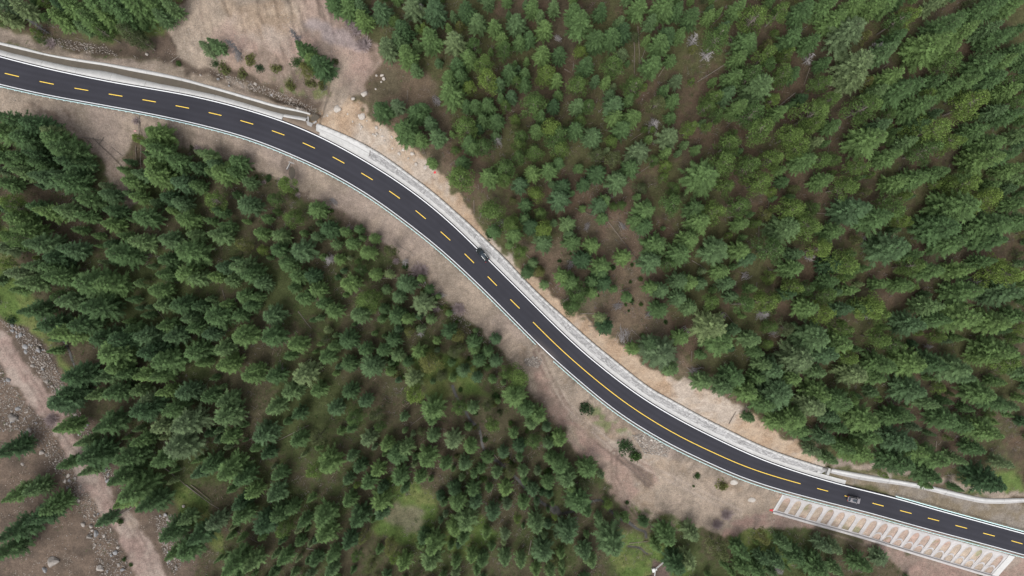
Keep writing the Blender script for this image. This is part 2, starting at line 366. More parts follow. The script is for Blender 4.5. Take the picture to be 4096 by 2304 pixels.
def bump(X, Y, c, r, h, p=2.0):
    q = np.hypot((X - c[0]) / r[0], (Y - c[1]) / r[1]); return h * np.exp(-q ** p)
MOUND = onplane([(1060, 60)], 5)[0]; GUL = onplane([(200,150),(330,172),(480,190),(640,205),(720,235),(850,285),(1000,340),(1130,400),(1215,440),(1270,455)], -1)
POOL = onplane([(1168, 690)], -4.2)[0]
def seg_dist(X, Y, P):
    best = np.full(np.shape(X), 1e9)
    for a, b in zip(P[:-1], P[1:]):
        ab = b - a; t = np.clip(((X - a[0]) * ab[0] + (Y - a[1]) * ab[1]) / (ab @ ab), 0, 1)
        best = np.minimum(best, np.hypot(X - a[0] - t * ab[0], Y - a[1] - t * ab[1]))
    return best
STREAMS = []
sL_0 = S_of(3140, 1962)[0] - 1; sL_1 = S_of(4042, 2192)[0] + 2
def ground(X, Y, full=False):
    X = np.asarray(X, float); Y = np.asarray(Y, float); s, d = sd(X, Y)
    I = lambda t: np.interp(s, SG, t)
    k = [I(t) for t in K]; z = [I(t) for t in KZ]
    g = np.full(X.shape, -.45)
    for i in range(4):
        w = np.clip((d - k[i]) / np.maximum(k[i + 1] - k[i], .05), 0, 1); g = np.where(d > k[i], z[i] + (z[i + 1] - z[i]) * w, g)
    far = np.maximum(d - k[4], 0); hill = lambda kk, zz, mm: zz + mm * (np.maximum(d - kk, 0) - .0006 * np.minimum(np.maximum(d - kk, 0), 200) ** 2)
    wf = np.clip(far / 14, 0, 1); wf = wf * wf * (3 - 2 * wf)
    g = np.where(far > 0, hill(k[4], z[4], I(KM)) * (1 - wf) + hill(I(K4s), I(Z4s), I(KMs)) * wf, g)
    a = -d - np.maximum(-I(sw_e), 0); run = I(s_run); drop = I(s_drop)
    gs = np.interp(a, [0, .12, .4], [-.45, -.3, -.08])
    gs = np.where(a > 1.4, -.12 - drop * np.clip((a - 1.4) / run, 0, 1), gs)
    av = np.maximum(a - 1.4 - run, 0)
    gs = gs - I(s_val) * np.where(av < 80, av - av * av / 200, 48 + 0 * av)
    h = plane(X, Y) + np.where(d < 0, np.where(a > 0, gs, -.45), g)
    # natural relief away from the works
    m = np.clip((np.where(d > 0, d - k[3], a - 1.4 - run)) / 6, 0, 1)
    h = h + m * (3.0 * (fbm(X, Y, 38, 3) - .5) + 1.1 * (fbm(X, Y, 9, 11) - .5))
    rough = np.clip((np.where(d > 0, d - k[3] - .1, a - 1.5)) / 1.2, 0, 1)
    nolat = 1 - np.where((d < 0) & (a < run + 3.5), np.clip((s - sL_0 + 2) / 2, 0, 1) * np.clip((sL_1 + 2 - s) / 2, 0, 1), 0); rough = rough * nolat
    cutb = np.where(d > 0, np.clip((d - k[3] - .3) / .8, 0, 1) * np.clip((k[4] + 1.5 - d) / 1.5, 0, 1), 0)
    h = h + rough * np.where(d < 0, .55, .40) * (fbm(X, Y, 2.2, 23, 3) - .5) + cutb * (1.3 * (fbm(X, Y, 3.0, 27, 4) - .5))
    h = h - np.where(d < 0, np.clip((a - 1.6) / 1.0, 0, 1) * np.clip((1.4 + run - a) / 1.5, 0, 1), 0) * nolat * .30 * np.clip((fbm(s * 1.0, a * .12, .9, 29, 2) - .55) * 4, 0, 1)
    nearA = m * np.clip((d - 4) / 3, 0, 1)
    mnd = bump(X, Y, MOUND, (30, 19), 1.0); h = h + nearA * (7.5 * mnd - .8 * np.clip(mnd * 2.2 - .3, 0, 1) * np.clip((fbm(X + .2 * Y, Y * .14, 1.5, 33, 2) - .54) * 5, 0, 1))
    gd = seg_dist(X, Y, GUL); h = h - np.clip((d - k[3] - .5) / 1.5, 0, 1) * 1.7 * np.exp(-(gd / 2.6) ** 2)
    pd = np.hypot((X - POOL[0]) / 1.8, (Y - POOL[1]) / 3.2); lvl = plane(POOL[0], POOL[1]) - 4.3
    h = h + np.clip(1.6 - pd, 0, 1) * (lvl - h)
    for P, wdt, dep in STREAMS:
        lo = P.min(0) - 5; hi = P.max(0) + 5; q = (X > lo[0]) & (X < hi[0]) & (Y > lo[1]) & (Y < hi[1])
        if q.any(): h[q] = h[q] - dep * np.exp(-(seg_dist(X[q], Y[q], P) / wdt) ** 2)
    return (h, s, d) if full else h
def at(px, py, dz=0.0):
    """photo pixel -> point on the ground (or dz above it)"""
    u, v = ray(np.atleast_1d(px), np.atleast_1d(py)); Z = H / (1 + A_ * u + B_ * v); dz = np.broadcast_to(dz, u.shape)
    for _ in range(24):
        Z = .45 * Z + .55 * (H - ground(u * Z, v * Z) - dz)
    return np.stack([u * Z, v * Z, ground(u * Z, v * Z)], 1)
def topx(X, Y, Z): return 2048 + X / (H - Z) * FPX, 1152 - Y / (H - Z) * FPX
# ------------------------------------------------------------------ brooks (traced, carved into the ground)
Zm = lambda ox, oy, L: np.array([(ox + x * .5303, oy + y * .5303) for x, y in L])
def brook(P, wdt, dep):
    W = at(P[:, 0], P[:, 1]); return (W[:, :2], wdt, dep)
_br = [brook(Zm(1366, 1536, [(835,10),(850,60),(880,120),(930,200),(980,290),(1040,335),(1052,400),(1065,480),(1110,550),(1190,595),(1290,680),(1400,800),(1500,890),(1580,940),(1650,985),(1760,960),(1880,890),(1960,872),(2030,960),(2090,1015),(2160,1040),(2230,1095),(2300,1115),(2300,1170)]), 1.0, .5),
       brook(Zm(0, 768, [(330,950),(370,1015),(440,1090),(500,1150),(525,1220),(545,1290),(568,1340)]), .8, .35),
       brook(Zm(2450 , 2123, [(0,0)]) if False else np.array([(2512,2186),(2545,2189),(2565,2194),(2575,2205),(2580,2214),(2596,2219)]), .5, .5)]
STREAMS += _br

# ------------------------------------------------------------------ terrain sheet
def axis(lo, hi, step, out=1600.):
    c = np.arange(lo, hi + step, step); st = step; a = [c[0]]; b = [c[-1]]
    s1 = step
    while a[-1] > -out: s1 = min(s1 * 1.25, 90); a.append(a[-1] - s1)
    s1 = step
    while b[-1] < out: s1 = min(s1 * 1.25, 90); b.append(b[-1] + s1)
    return np.concatenate([a[:0:-1], c, b[1:]])
gx = axis(-172, 192, .4); gy = axis(-106, 98, .4)
GX, GY = np.meshgrid(gx, gy)
GZ, GS, GD = ground(GX, GY, True)
PX, PY = topx(GX, GY, np.minimum(GZ, H - 60)); 
inview = (np.abs(PX - 2048) < 2600) & (np.abs(PY - 1152) < 1700)
# warp so that painted cover has ragged, natural borders
DX = PX / 1.59006 + 30 * (fbm(GX, GY, 3.2, 45, 2) - .5) + 26 * (fbm(GX, GY, 7, 41) - .5) + 12 * (fbm(GX, GY, 1.6, 43, 2) - .5)
DY = PY / 1.59006 + 30 * (fbm(GX, GY, 3.2, 55, 2) - .5) + 26 * (fbm(GX, GY, 7, 51) - .5) + 12 * (fbm(GX, GY, 1.6, 53, 2) - .5)
def inside(poly, x=None, y=None):
    x = DX if x is None else x; y = DY if y is None else y
    r = np.zeros(x.shape, bool); P = poly + [poly[0]]
    for (x0, y0), (x1, y1) in zip(P[:-1], P[1:]):
        if y0 == y1: continue
        c = ((y0 > y) != (y1 > y)) & (x < (x1 - x0) * (y - y0) / (y1 - y0) + x0); r ^= c
    return r
def blur(m, n=1):
    m = m.astype(np.float32)
    for _ in range(n):
        p = np.pad(m, 1, mode='edge'); m = (p[:-2, 1:-1] + p[2:, 1:-1] + p[1:-1, :-2] + p[1:-1, 2:] + 2 * p[1:-1, 1:-1]) / 6
    return m
def C(r, g, b): return np.array([r, g, b], np.float32)
n1 = fbm(GX, GY, 14, 61); n2 = fbm(GX, GY, 4.5, 63); n3 = fbm(GX, GY, 26, 67); n4 = fbm(GX, GY, 1.1, 69, 2)
sm = lambda v, a, b: np.clip((v - a) / (b - a), 0, 1)
def mix(a, b, t): return a * (1 - t[..., None]) + b * t[..., None]
GF, GSOIL, GOR = .82, .80, .66
litter = mix(C(.118, .084, .057), C(.086, .070, .046), sm(n2, .35, .65))
hill = mix(litter, C(.098, .100, .045) * 1.0 + 0 * litter, sm(n1 + .35 * (n4 - .5), .38, .58) * .9)
vale = mix(C(.096, .084, .050) + 0 * litter, C(.080, .096, .038) + 0 * litter, sm(n1 + .4 * (n4 - .5), .40, .62))
vale = mix(vale, C(.110, .080, .058) + 0 * litter, sm(n3, .55, .7) * .7)
colr = mix(vale, hill, (GD > 0).astype(np.float32)) * GF
stony = np.full(GX.shape, .12, np.float32); veg = np.ones(GX.shape, np.float32)     # veg: where herbs may grow
tan = mix(C(.350, .280, .220), C(.262, .212, .168), sm(n2, .35, .65)); tan = mix(tan, C(.335, .262, .232) + 0 * tan, sm(n1, .5, .7) * .4)
n5 = fbm(GX, GY, 2.2, 71); orange = mix(C(.510, .388, .282), C(.440, .312, .212), sm(n2 + .3 * (n5 - .5), .36, .64)); orange = mix(orange, C(.540, .470, .405) + 0 * orange, sm(n1 + .3 * (n5 - .5), .50, .68) * .7); orange = mix(orange, C(.34, .24, .17) + 0 * orange, sm(fbm(GX, GY, 1.5, 73), .60, .74) * .45)
pinkish = mix(C(.345, .235, .195), C(.290, .220, .180), sm(n2, .35, .65))
dark = mix(C(.125, .092, .070), C(.085, .064, .050), sm(n2, .35, .65))
grass = mix(C(.080, .125, .032), C(.115, .130, .045), sm(n2, .4, .7))
track = mix(C(.375, .300, .255), C(.330, .240, .205), sm(n2, .35, .65))
drygr = mix(C(.235, .190, .135), C(.285, .245, .205), sm(n2, .38, .62))
tan, pinkish, track, drygr, orange, grass = tan * GSOIL, pinkish * GSOIL, track * GSOIL, drygr * GSOIL, orange * GOR, grass * 1.2
def cover(poly, c, st=.5, vg=0., soft=2, amount=1.0, extra=None):
    global colr, stony, veg
    m = inside(poly) & inview
    if extra is not None: m &= extra
    m = blur(m, soft) * amount
    colr = mix(colr, c, m); stony = stony * (1 - m) + st * m; veg = veg * (1 - m) + vg * m
# the embankment itself is bare fill right up to the asphalt
emb = (GD < 0) & (-GD < -np.interp(GS, SG, sw_e) + 1.6 + np.interp(GS, SG, s_run)) & inview
rill = sm(fbm(GS * 1.0, GD * .12, .9, 29, 2), .5, .72)
_m = blur(emb, 3); _lat = ((GS > sL_0) & (GS < sL_1)).astype(np.float32)
colr = mix(colr, mix(mix(tan, tan * .78, rill), mix(mix(tan * 1.5, pinkish * 1.4, sm(n1, .45, .6)), grass, sm(fbm(GX, GY, 4, 83), .62, .70) * .5), _lat), _m); stony = stony * (1 - _m) + .45 * _m; veg = veg * (1 - _m)
cutm = blur((GD > np.interp(GS, SG, K[3]) - 1.5) & (GD < np.interp(GS, SG, K[4]) - .6 + 3.5 * (n2 - .5) + 2.0 * (n5 - .5)) & (GS > sB0 - 1) & (GS < sB1 + 1) & inview, 2)
# clearings with grass
for poly in ([(-60,610),(40,680),(85,735),(95,810),(140,870),(200,960),(190,1000),(150,950),(90,870),(30,800),(-60,790)],
             [(970,1215),(1050,1200),(1095,1245),(1090,1340),(1020,1375),(940,1350),(950,1270)], [(1140,1300),(1230,1310),(1260,1350),(1180,1400),(1110,1380)],
             [(1500,1350),(1600,1330),(1720,1380),(1740,1449),(1560,1449)], [(440,1210),(520,1250),(540,1320),(590,1390),(520,1380),(450,1290)],
             [(1830,1335),(1900,1325),(2000,1360),(1980,1420),(1850,1440)], [(1030,880),(1180,900),(1230,1000),(1100,1010),(1020,950)],
             [(240,60),(420,0),(430,70),(360,110)], [(2420,1180),(2560,1190),(2576,1230),(2440,1240)], [(0,560),(70,600),(40,660),(0,650)]):
    cover(poly, grass, .1, 1.0, 5, .85)
cover([(960,1290),(1000,1260),(1060,1280),(1060,1340),(1010,1330)], tan * .75, .2, .5, 6, .6)
# open brown litter clearings on the hill
for poly in ([(1500,520),(1600,560),(1680,740),(1700,860),(1760,940),(1880,950),(1930,1020),(1800,1000),(1640,900),(1540,850),(1400,720),(1330,640),(1300,600),(1400,600)],
             [(960,120),(1090,200),(1130,330),(1130,470),(1060,400),(950,310),(880,250),(940,190)], [(2040,760),(2130,830),(2060,900),(1950,870)]):
    cover(poly, mix(C(.140, .100, .072) + 0 * litter, C(.104, .084, .056) + 0 * litter, sm(n2, .4, .65)), .3, .6, 6, .85)
# bare strip below the guardrail
cover([(-80,190),(0,215),(150,245),(330,280),(520,315),(700,370),(870,450),(1020,560),(1160,690),(1290,820),(1380,900),(1330,915),(1240,855),(1180,812),(1100,742),(1050,690),(1000,630),(930,590),(850,530),(800,498),(720,470),(680,440),(600,405),(520,372),(440,350),(350,345),(300,390),(345,520),(325,520),(250,400),(180,356),(110,330),(60,300),(0,290),(-80,280)], tan, .6)
cover([(740,470),(850,520),(960,600),(1020,650),(1010,665),(920,600),(830,545),(730,480)], dark, .9, .2, 2, .8)
# churned ground where the access ramp leaves the road
cover([(1300,880),(1345,868),(1400,925),(1500,1020),(1620,1110),(1760,1190),(1900,1240),(1990,1265),(1965,1300),(1935,1330),(1860,1335),(1800,1335),(1690,1310),(1610,1290),(1560,1250),(1520,1205),(1490,1150),(1430,1120),(1415,1060),(1370,1020),(1330,980)], mix(tan, orange * .85, sm(n1, .45, .6)), .8)
cover([(1350,900),(1380,960),(1450,1060),(1560,1150),(1640,1180),(1660,1230),(1600,1210),(1580,1290),(1540,1240),(1500,1150),(1420,1060),(1370,990),(1330,930)], pinkish * 1.05, .4, 0, 3, .8)
cover([(1560,1165),(1600,1170),(1640,1195),(1650,1222),(1628,1228),(1590,1195)], dark * 1.5, .3, 0, 2, .8)
cover([(1660,1195),(1780,1210),(1900,1265),(1850,1305),(1700,1285),(1640,1240)], tan * 1.22, .9, 0, 4, .75)
cover([(1470,1010),(1530,1040),(1600,1090),(1560,1105),(1500,1062)], mix(dark * 1.5, grass * .9, sm(n5, .42, .58)), .6, .7, 3, .65)
cover([(1345,925),(1380,985),(1430,1055),(1405,1075),(1350,1005)], pinkish * .72, .8, 0, 3, .7)
cover([(1440,1115),(1490,1130),(1500,1165),(1460,1160)], pinkish * 1.2, .9, 0, 3, .8)
cover([(1560,1260),(1640,1290),(1760,1315),(1700,1325),(1600,1300)], mix(tan, grass * .9, sm(n5, .48, .6)), .6, .6, 3, .7)
cover([(380,300),(470,330),(600,370),(690,420),(640,415),(520,362),(400,330)], tan * .72, .7, .1, 3, .7)
cover([(60,255),(160,275),(260,300),(240,320),(150,310)], mix(tan * 1.15, dark * 1.6, sm(n5, .5, .62)), .8, 0, 3, .7)
# strip below the arched slope
cover([(1900,1290),(1960,1285),(2100,1330),(2250,1375),(2400,1420),(2480,1449),(2576,1400),(2700,1440),(2700,1560),(2300,1560),(2290,1449),(2230,1400),(2160,1345),(2080,1318),(2000,1330),(1930,1325),(1850,1345),(1800,1340)], pinkish, .5)
# excavated mound and gully, upper left
cover([(425,100),(445,40),(480,-20),(800,-20),(870,40),(915,80),(950,120),(955,175),(925,225),(890,255),(850,285),(820,300),(770,290),(700,215),(600,190),(500,185),(440,140)], mix(tan * 1.08, pinkish * 1.1, sm(n1, .48, .68) * .7), .75)
cover([(560,10),(700,5),(780,60),(700,110),(600,90)], orange * .92, .5, 0, 5, .55)
cover([(760,50),(860,60),(930,95),(900,130),(820,110)], C(.25, .21, .21) + 0 * tan, .5, 0, 4, .7)
cover([(690,120),(760,190),(820,230),(800,260),(700,215),(560,190),(540,160)], dark * 1.7, .7, .5, 4, .6)
cover([(-60,60),(60,85),(130,110),(260,140),(420,150),(560,200),(720,260),(790,290),(760,300),(600,250),(430,200),(250,165),(100,130),(-60,90)], tan * .9, .7, .1, 2, .9)
cover([(130,85),(200,100),(280,105),(380,110),(420,95),(440,130),(500,170),(620,190),(720,225),(820,275),(790,292),(690,245),(560,200),(460,165),(380,150),(280,140),(190,125)], dark * .8, .8, .2, 3, .92)
cover([(380,95),(425,90),(440,130),(425,150),(385,140)], dark * .85, .4, .1, 2, .9)
cover([(425,140),(500,175),(580,195),(660,215),(760,255),(800,285),(780,292),(690,250),(600,215),(500,195),(430,165)], dark * .75, .9, .3, 2, .85)
cover([(640,180),(720,205),(760,150),(800,140),(830,190),(840,240),(800,262),(720,235)], mix(dark * 1.3, grass * .8, sm(n5, .45, .6)), .5, .8, 3, .75)
cover([(850,40),(890,60),(935,100),(950,150),(945,170),(920,130),(880,90)], dark * 1.2, .5, .4, 3, .75)
# cut slope above the wall
cover([(770,295),(800,300),(850,285),(880,255),(940,305),(1000,338),(1065,388),(1095,425),(1135,482),(1205,560),(1253,622),(1335,690),(1404,750),(1435,792),(1512,830),(1592,890),(1642,930),(1702,950),(1802,990),(1872,1020),(1942,1080),(2022,1130),(2070,1165),(2040,1175),(1900,1100),(1700,1000),(1560,900),(1400,770),(1200,590),(1050,450),(930,380),(800,335)], orange, .6, 0, 1)
colr = mix(colr, orange, cutm); stony = stony * (1 - cutm) + .6 * cutm; veg = veg * (1 - cutm)
# between the road and the low wall on the right, and its upper rim
cover([(2075,1180),(2240,1200),(2400,1240),(2576,1262),(2700,1290),(2700,1420),(2576,1345),(2420,1300),(2250,1250),(2120,1210)], drygr, .6, .3)
cover([(2060,1165),(2300,1195),(2420,1225),(2500,1245),(2700,1250),(2700,1225),(2500,1228),(2420,1205),(2250,1170),(2100,1150)], tan * .95, .5, .2)
# stream-side boulder ground and dirt track, lower left
cover([(-60,770),(50,810),(110,860),(160,930),(190,1010),(250,1090),(300,1190),(350,1240),(460,1330),(500,1400),(480,1520),(-60,1520)], mix(C(.138, .102, .078) + 0 * tan, C(.094, .072, .056) + 0 * tan, sm(n2, .35, .65)), .9, .1)
cover([(-60,790),(0,820),(30,842),(62,900),(100,960),(132,1010),(180,1080),(222,1150),(262,1220),(322,1290),(372,1350),(432,1460),(350,1520),(338,1449),(300,1360),(262,1285),(205,1215),(168,1140),(122,1070),(78,1018),(28,960),(0,915),(-60,860)], track, .25, 0, 2)
cover([(310,1320),(360,1350),(330,1290),(300,1280)], orange * .9, .4, 0, 4, .7)
# right of the little gate
cover([(1640,1400),(1690,1410),(1690,1500),(1630,1500)], C(.13, .095, .08) + 0 * tan, .2, 0, 2)
# wheel ruts
def ruts(P, c, amt, gauge=.9, w=.38):
    global colr
    W = at(np.array(P)[:, 0] * 1.59, np.array(P)[:, 1] * 1.59)[:, :2]; lo, hi = W.min(0) - 4, W.max(0) + 4; q = (GX > lo[0]) & (GX < hi[0]) & (GY > lo[1]) & (GY < hi[1])
    dist = np.abs(seg_dist(GX[q], GY[q], W) - gauge); m_ = np.exp(-(dist / w) ** 2) * amt * np.clip(fbm(GX[q], GY[q], 6, 87) * 2.2 - .4, 0, 1)
    colr[q] = colr[q] * (1 - m_[:, None]) + np.asarray(c) * m_[:, None]; GZ[q] -= .10 * m_
ruts([(1350,885),(1385,960),(1440,1050),(1500,1105),(1560,1150),(1620,1190)], C(.165, .118, .098), 1.0); ruts([(1365,895),(1420,1010),(1480,1070),(1550,1130),(1640,1180),(1740,1230),(1860,1290)], C(.33, .27, .225), .9)
ruts([(1545,1140),(1545,1200),(1575,1260),(1600,1300)], C(.16, .115, .095), 1., .8); ruts([(1560,1150),(1600,1185),(1640,1225)], C(.13, .10, .085), .9, .7); ruts([(1620,1250),(1720,1260),(1830,1290),(1930,1300)], C(.29, .23, .185), .7)
ruts([(10,860),(60,930),(120,1030),(200,1140),(260,1240),(320,1310),(370,1400),(390,1470)], C(.17, .125, .105), .75, .85, .32)
ruts([(2010,1310),(2150,1355),(2300,1410),(2420,1449)], C(.20, .15, .125), .6)
ruts([(215,345),(260,400),(300,450),(330,510)], C(.14, .10, .08), .7, .5)
ruts([(80,260),(150,300),(210,345)], C(.16, .12, .10), .8, .0, .5)
# beds of the brooks, muddy
for P, wdt, dep in STREAMS:
    m = np.exp(-(seg_dist(GX, GY, P) / (wdt * 1.4)) ** 2) * .7; colr = mix(colr, dark, m.astype(np.float32)); stony = np.maximum(stony, m * .8)

def grid_mesh(name, X, Y, Z, m, attrs):
    ny, nx = X.shape; V = np.stack([X.ravel(), Y.ravel(), Z.ravel()], 1); i = np.arange(ny * nx).reshape(ny, nx)
    F = np.stack([i[:-1, :-1].ravel(), i[:-1, 1:].ravel(), i[1:, 1:].ravel(), i[1:, :-1].ravel()], 1)
    return mesh(name, V, F, m, attrs, smooth=True)
terrain = link('ground', grid_mesh('ground', GX, GY, GZ, MT['ground'], {'Col': colr.reshape(-1, 3), 'stony': stony.ravel()}))
tag(terrain, 'mountainside of bare soil, brown forest litter and grass', 'ground', kind='structure')
from_grid_cache = (gx, gy)
def sample(G, X, Y):
    ix = np.clip(np.searchsorted(gx, X) - 1, 0, len(gx) - 2); iy = np.clip(np.searchsorted(gy, Y) - 1, 0, len(gy) - 2)
    tx = (X - gx[ix]) / (gx[ix + 1] - gx[ix]); ty = (Y - gy[iy]) / (gy[iy + 1] - gy[iy])
    return (G[iy, ix] * (1 - tx) + G[iy, ix + 1] * tx) * (1 - ty) + (G[iy + 1, ix] * (1 - tx) + G[iy + 1, ix + 1] * tx) * ty

def at(px, py, dz=0.0):
    u, v = ray(np.atleast_1d(px), np.atleast_1d(py)); Z = H / (1 + A_ * u + B_ * v); dz = np.broadcast_to(dz, u.shape)
    for _ in range(30): Z = .45 * Z + .55 * (H - sample(GZ, u * Z, v * Z) - dz)
    return np.stack([u * Z, v * Z, sample(GZ, u * Z, v * Z)], 1)

# ------------------------------------------------------------------ road and its works
SI = lambda t: (lambda s: np.interp(s, SG, t))
def strip(name, s0, s1, offs, m, parent=None, step=1.0, closed=False, attrs=None):
    """loft: offs = list of (d(s) function or number, dz function or number); the profile runs across the road"""
    n = max(2, int(round((s1 - s0) / step)) + 1); s = np.linspace(s0, s1, n); k = len(offs)
    V = np.stack([pos(s, d(s) if callable(d) else np.full(n, float(d)), z(s) if callable(z) else np.full(n, float(z))) for d, z in offs], 1).reshape(-1, 3)
    i = np.arange(n * k).reshape(n, k); j = (np.arange(k) + 1) % k if closed else np.arange(1, k); q = np.arange(k if closed else k - 1)
    F = np.stack([i[:-1][:, q].ravel(), i[1:][:, q].ravel(), i[1:][:, j].ravel(), i[:-1][:, j].ravel()], 1)
    Fs = [F]
    if closed: Fs.append(np.array([i[0], i[-1][::-1]]))
    return link(name, mesh(name, V, Fs, m), parent)
fne, fsw = SI(ne_e), SI(sw_e); fneL, fswL = SI(neL), SI(swL)
rs = np.arange(0, SMAX, 1.0); ru = np.linspace(-1, 1, 33)
rd = np.where(ru[None] < 0, -ru[None] * fsw(rs)[:, None], ru[None] * fne(rs)[:, None]); rS = np.repeat(rs[:, None], 33, 1)
rP = pos(rS, rd, np.interp(rd / np.where(rd > 0, fne(rS), -fsw(rS)), [-1, -.5, 0, .5, 1], [0, .03, .06, .03, 0]))
lane = np.abs(np.abs(rd) - 2.0); wear = np.exp(-((lane - .85) / .38) ** 2) * (.5 + .9 * (fbm(rS, rd, 18, 3) - .3)); grime = np.exp(-((np.abs(rd) - 2.0) / .35) ** 2)
rc = np.array([.0335, .033, .0415]) * (1 + .16 * wear - .05 * grime + .22 * (fbm(rS * .35, rd, 3.0, 15) - .5))[..., None]
gate = S_of(2180, 1405)[0]; dust = np.exp(-((rS - gate) / 5.5) ** 2) * np.clip((-rd - 1.2) / 3.0, 0, 1) ** 1.5 * np.clip(fbm(rS, rd, 2.0, 19) * 2.2 - .3, 0, 1) * .55
edge = np.clip((np.abs(ru[None]) - .93) / .07, 0, 1) * np.clip(fbm(rS, rd, 4, 21) * 2 - .6, 0, 1) * .35
dd_ = np.clip(dust + edge, 0, .8)[..., None]; rc = rc * (1 - dd_) + np.array([.17, .14, .115]) * dd_
skirt = rP.copy(); rP = np.concatenate([rP[:, :1] - [0, 0, .3], rP, rP[:, -1:] - [0, 0, .3]], 1); rc = np.concatenate([rc[:, :1], rc, rc[:, -1:]], 1)
ii = np.arange(rP.shape[0] * rP.shape[1]).reshape(rP.shape[:2])
road = link('road', mesh('road', rP.reshape(-1, 3), np.stack([ii[:-1, :-1].ravel(), ii[1:, :-1].ravel(), ii[1:, 1:].ravel(), ii[:-1, 1:].ravel()], 1), MT['asphalt'], {'Col': rc.reshape(-1, 3)}, smooth=False))
tag(road, 'dark asphalt two-lane road curving down the mountainside', 'road', kind='structure')
def crown(s, d):                                           # height of the asphalt above the plane
    a = np.interp(d / np.where(d > 0, fne(s), -fsw(s)), [-1, -.5, 0, .5, 1], [0, .03, .06, .03, 0]); return a
def line(name, s0, s1, dc, w, m, step=1.0):
    return strip(name, s0, s1, [(lambda s: dc(s) - w / 2, lambda s: crown(s, dc(s) - w / 2) + .006), (lambda s: dc(s) + w / 2, lambda s: crown(s, dc(s) + w / 2) + .006)], m, road, step)
line('edge_line', 0, SMAX, fneL, .26, MT['line_white']); line('edge_line', 0, SMAX, fswL, .26, MT['line_white'])
DASH = [((19,293),(76,306.5)),((158.5,325.5),(215,337)),((298,352.5),(353,362)),((435,376),(489.5,385)),((570,398.5),(623.5,408)),((702.5,422.5),(756,433)),((834.5,450),(886,462)),
 ((961.5,482),(1013,497)),((1087.5,522.5),(1137.5,540.5)),((1211,571),(1259.5,593)),((1330.5,627.5),(1377.5,653)),((1445.5,692),(1491,719.5)),((1557,764),(1599.5,794)),((1662.5,842),(1703,875.5)),
 ((1762.5,926.5),(1801,961)),((1858.5,1015),(1896,1052)),((1951,1106),(1987.5,1143)),((2041.5,1197.5),(2078.5,1234)),((3268.5,1953.5),(3312.5,1965)),((3378.5,1983),(3423,1995)),((3490,2012.5),(3534.5,2024.5)),
 ((3600.5,2042),(3646,2054)),((3711.5,2072),(3756.5,2083.5)),((3822,2101.5),(3868,2113.5)),((3933,2132.5),(3979,2144.5)),((4045.5,2163),(4090,2175.5))]
zero = lambda s: np.zeros_like(s)
for a, b in DASH:
    sa, da = S_of(*a, .06); sb, db = S_of(*b, .06)
    line('lane_dash', sa, sb, (lambda s, da=da, db=db, sa=sa, sb=sb: np.interp(s, [sa, sb], [da, db])), .21, MT['line_yellow'])
s_step = S_of(158.5, 325.5, .06)[0] - S_of(19, 293, .06)[0]
sd0 = S_of(19, 293, .06)[0]; sd1 = S_of(4045.5, 2163, .06)[0]
for k in range(1, 6):
    line('lane_dash', sd0 - 10 * k, sd0 - 10 * k + 4, zero, .21, MT['line_yellow']); line('lane_dash', sd1 + 10 * k, sd1 + 10 * k + 4, zero, .21, MT['line_yellow'])
line('centre_line', S_of(2132.5, 1288, .06)[0], S_of(3202.5, 1935, .06)[0], zero, .21, MT['line_yellow'])

# --- lined ditch, upper left: apron slabs, muddy water, far wall
apron = link('drain_apron', None); tag(apron, 'pale concrete apron of jointed slabs sloping to the muddy ditch', 'apron')
dwall = link('ditch_wall', None); tag(dwall, 'low pale concrete wall lining the far side of the muddy ditch', 'wall')
fin, ffar, fout = SI(a_in), SI(a_far), SI(a_out)
joint = S_of(162, 268)[0]; js = [joint + 10.2 * k for k in range(-22, 40)]
sAe = S_of(1128, 478)[0]
for a, b in zip(js[:-1], js[1:]):
    a2, b2 = max(a, 0) + .02, min(b, sA1) - .02
    if b2 - a2 < .8: continue
    lim = lambda s: np.where(s < sAe, fne(s) + .03, fin(s) - 1.1 - .3 * np.clip((s - sAe) / 10, 0, 1))
    top = lambda s: np.where(s < sAe, .03, -.15)
    if a2 < sAe < b2:                                     # the slab that runs out beside the culvert
        strip('slab', a2, sAe - .02, [(lambda s: fne(s) + .03, -.4), (lambda s: fne(s) + .03, .03), (lambda s: fin(s) * .35 + fne(s) * .65, .0), (lambda s: fin(s) + .1, -.75), (lambda s: fin(s) + .1, -1.2)], MT['concrete'], apron)
        a2 = sAe + .02
    if a2 >= sAe: strip('slab', a2, b2, [(lim, -1.0), (lim, .05), (lambda s: lim(s) + .5, .06), (lambda s: fin(s) + .1, -.75), (lambda s: fin(s) + .1, -1.2)], MT['concrete'], apron)
    else: strip('slab', a2, b2, [(lambda s: fne(s) + .03, -.4), (lambda s: fne(s) + .03, .03), (lambda s: fin(s) * .35 + fne(s) * .65, .0), (lambda s: fin(s) + .1, -.75), (lambda s: fin(s) + .1, -1.2)], MT['concrete'], apron)
for a, b in zip(js[:-1], js[1:]):
    a2, b2 = max(a, 0) + .02, min(b, sA1 + .5) - .02
    if b2 - a2 < .8: continue
    strip('wall_panel', a2, b2, [(ffar, -1.2), (lambda s: ffar(s) + .06, .12), (fout, .12), (lambda s: fout(s) + .05, -.8)], MT['concrete'], dwall)
wat = strip('ditch_water', 0, sA1 - .3, [(lambda s: fin(s) - .25 + .35 * (fbm(s * 1.0, s * 0, 5, 5) - .5), -.52), (lambda s: ffar(s) + .05, -.52)], MT['mud_water'])
tag(wat, 'brown muddy water standing in the lined ditch', 'water', kind='structure')

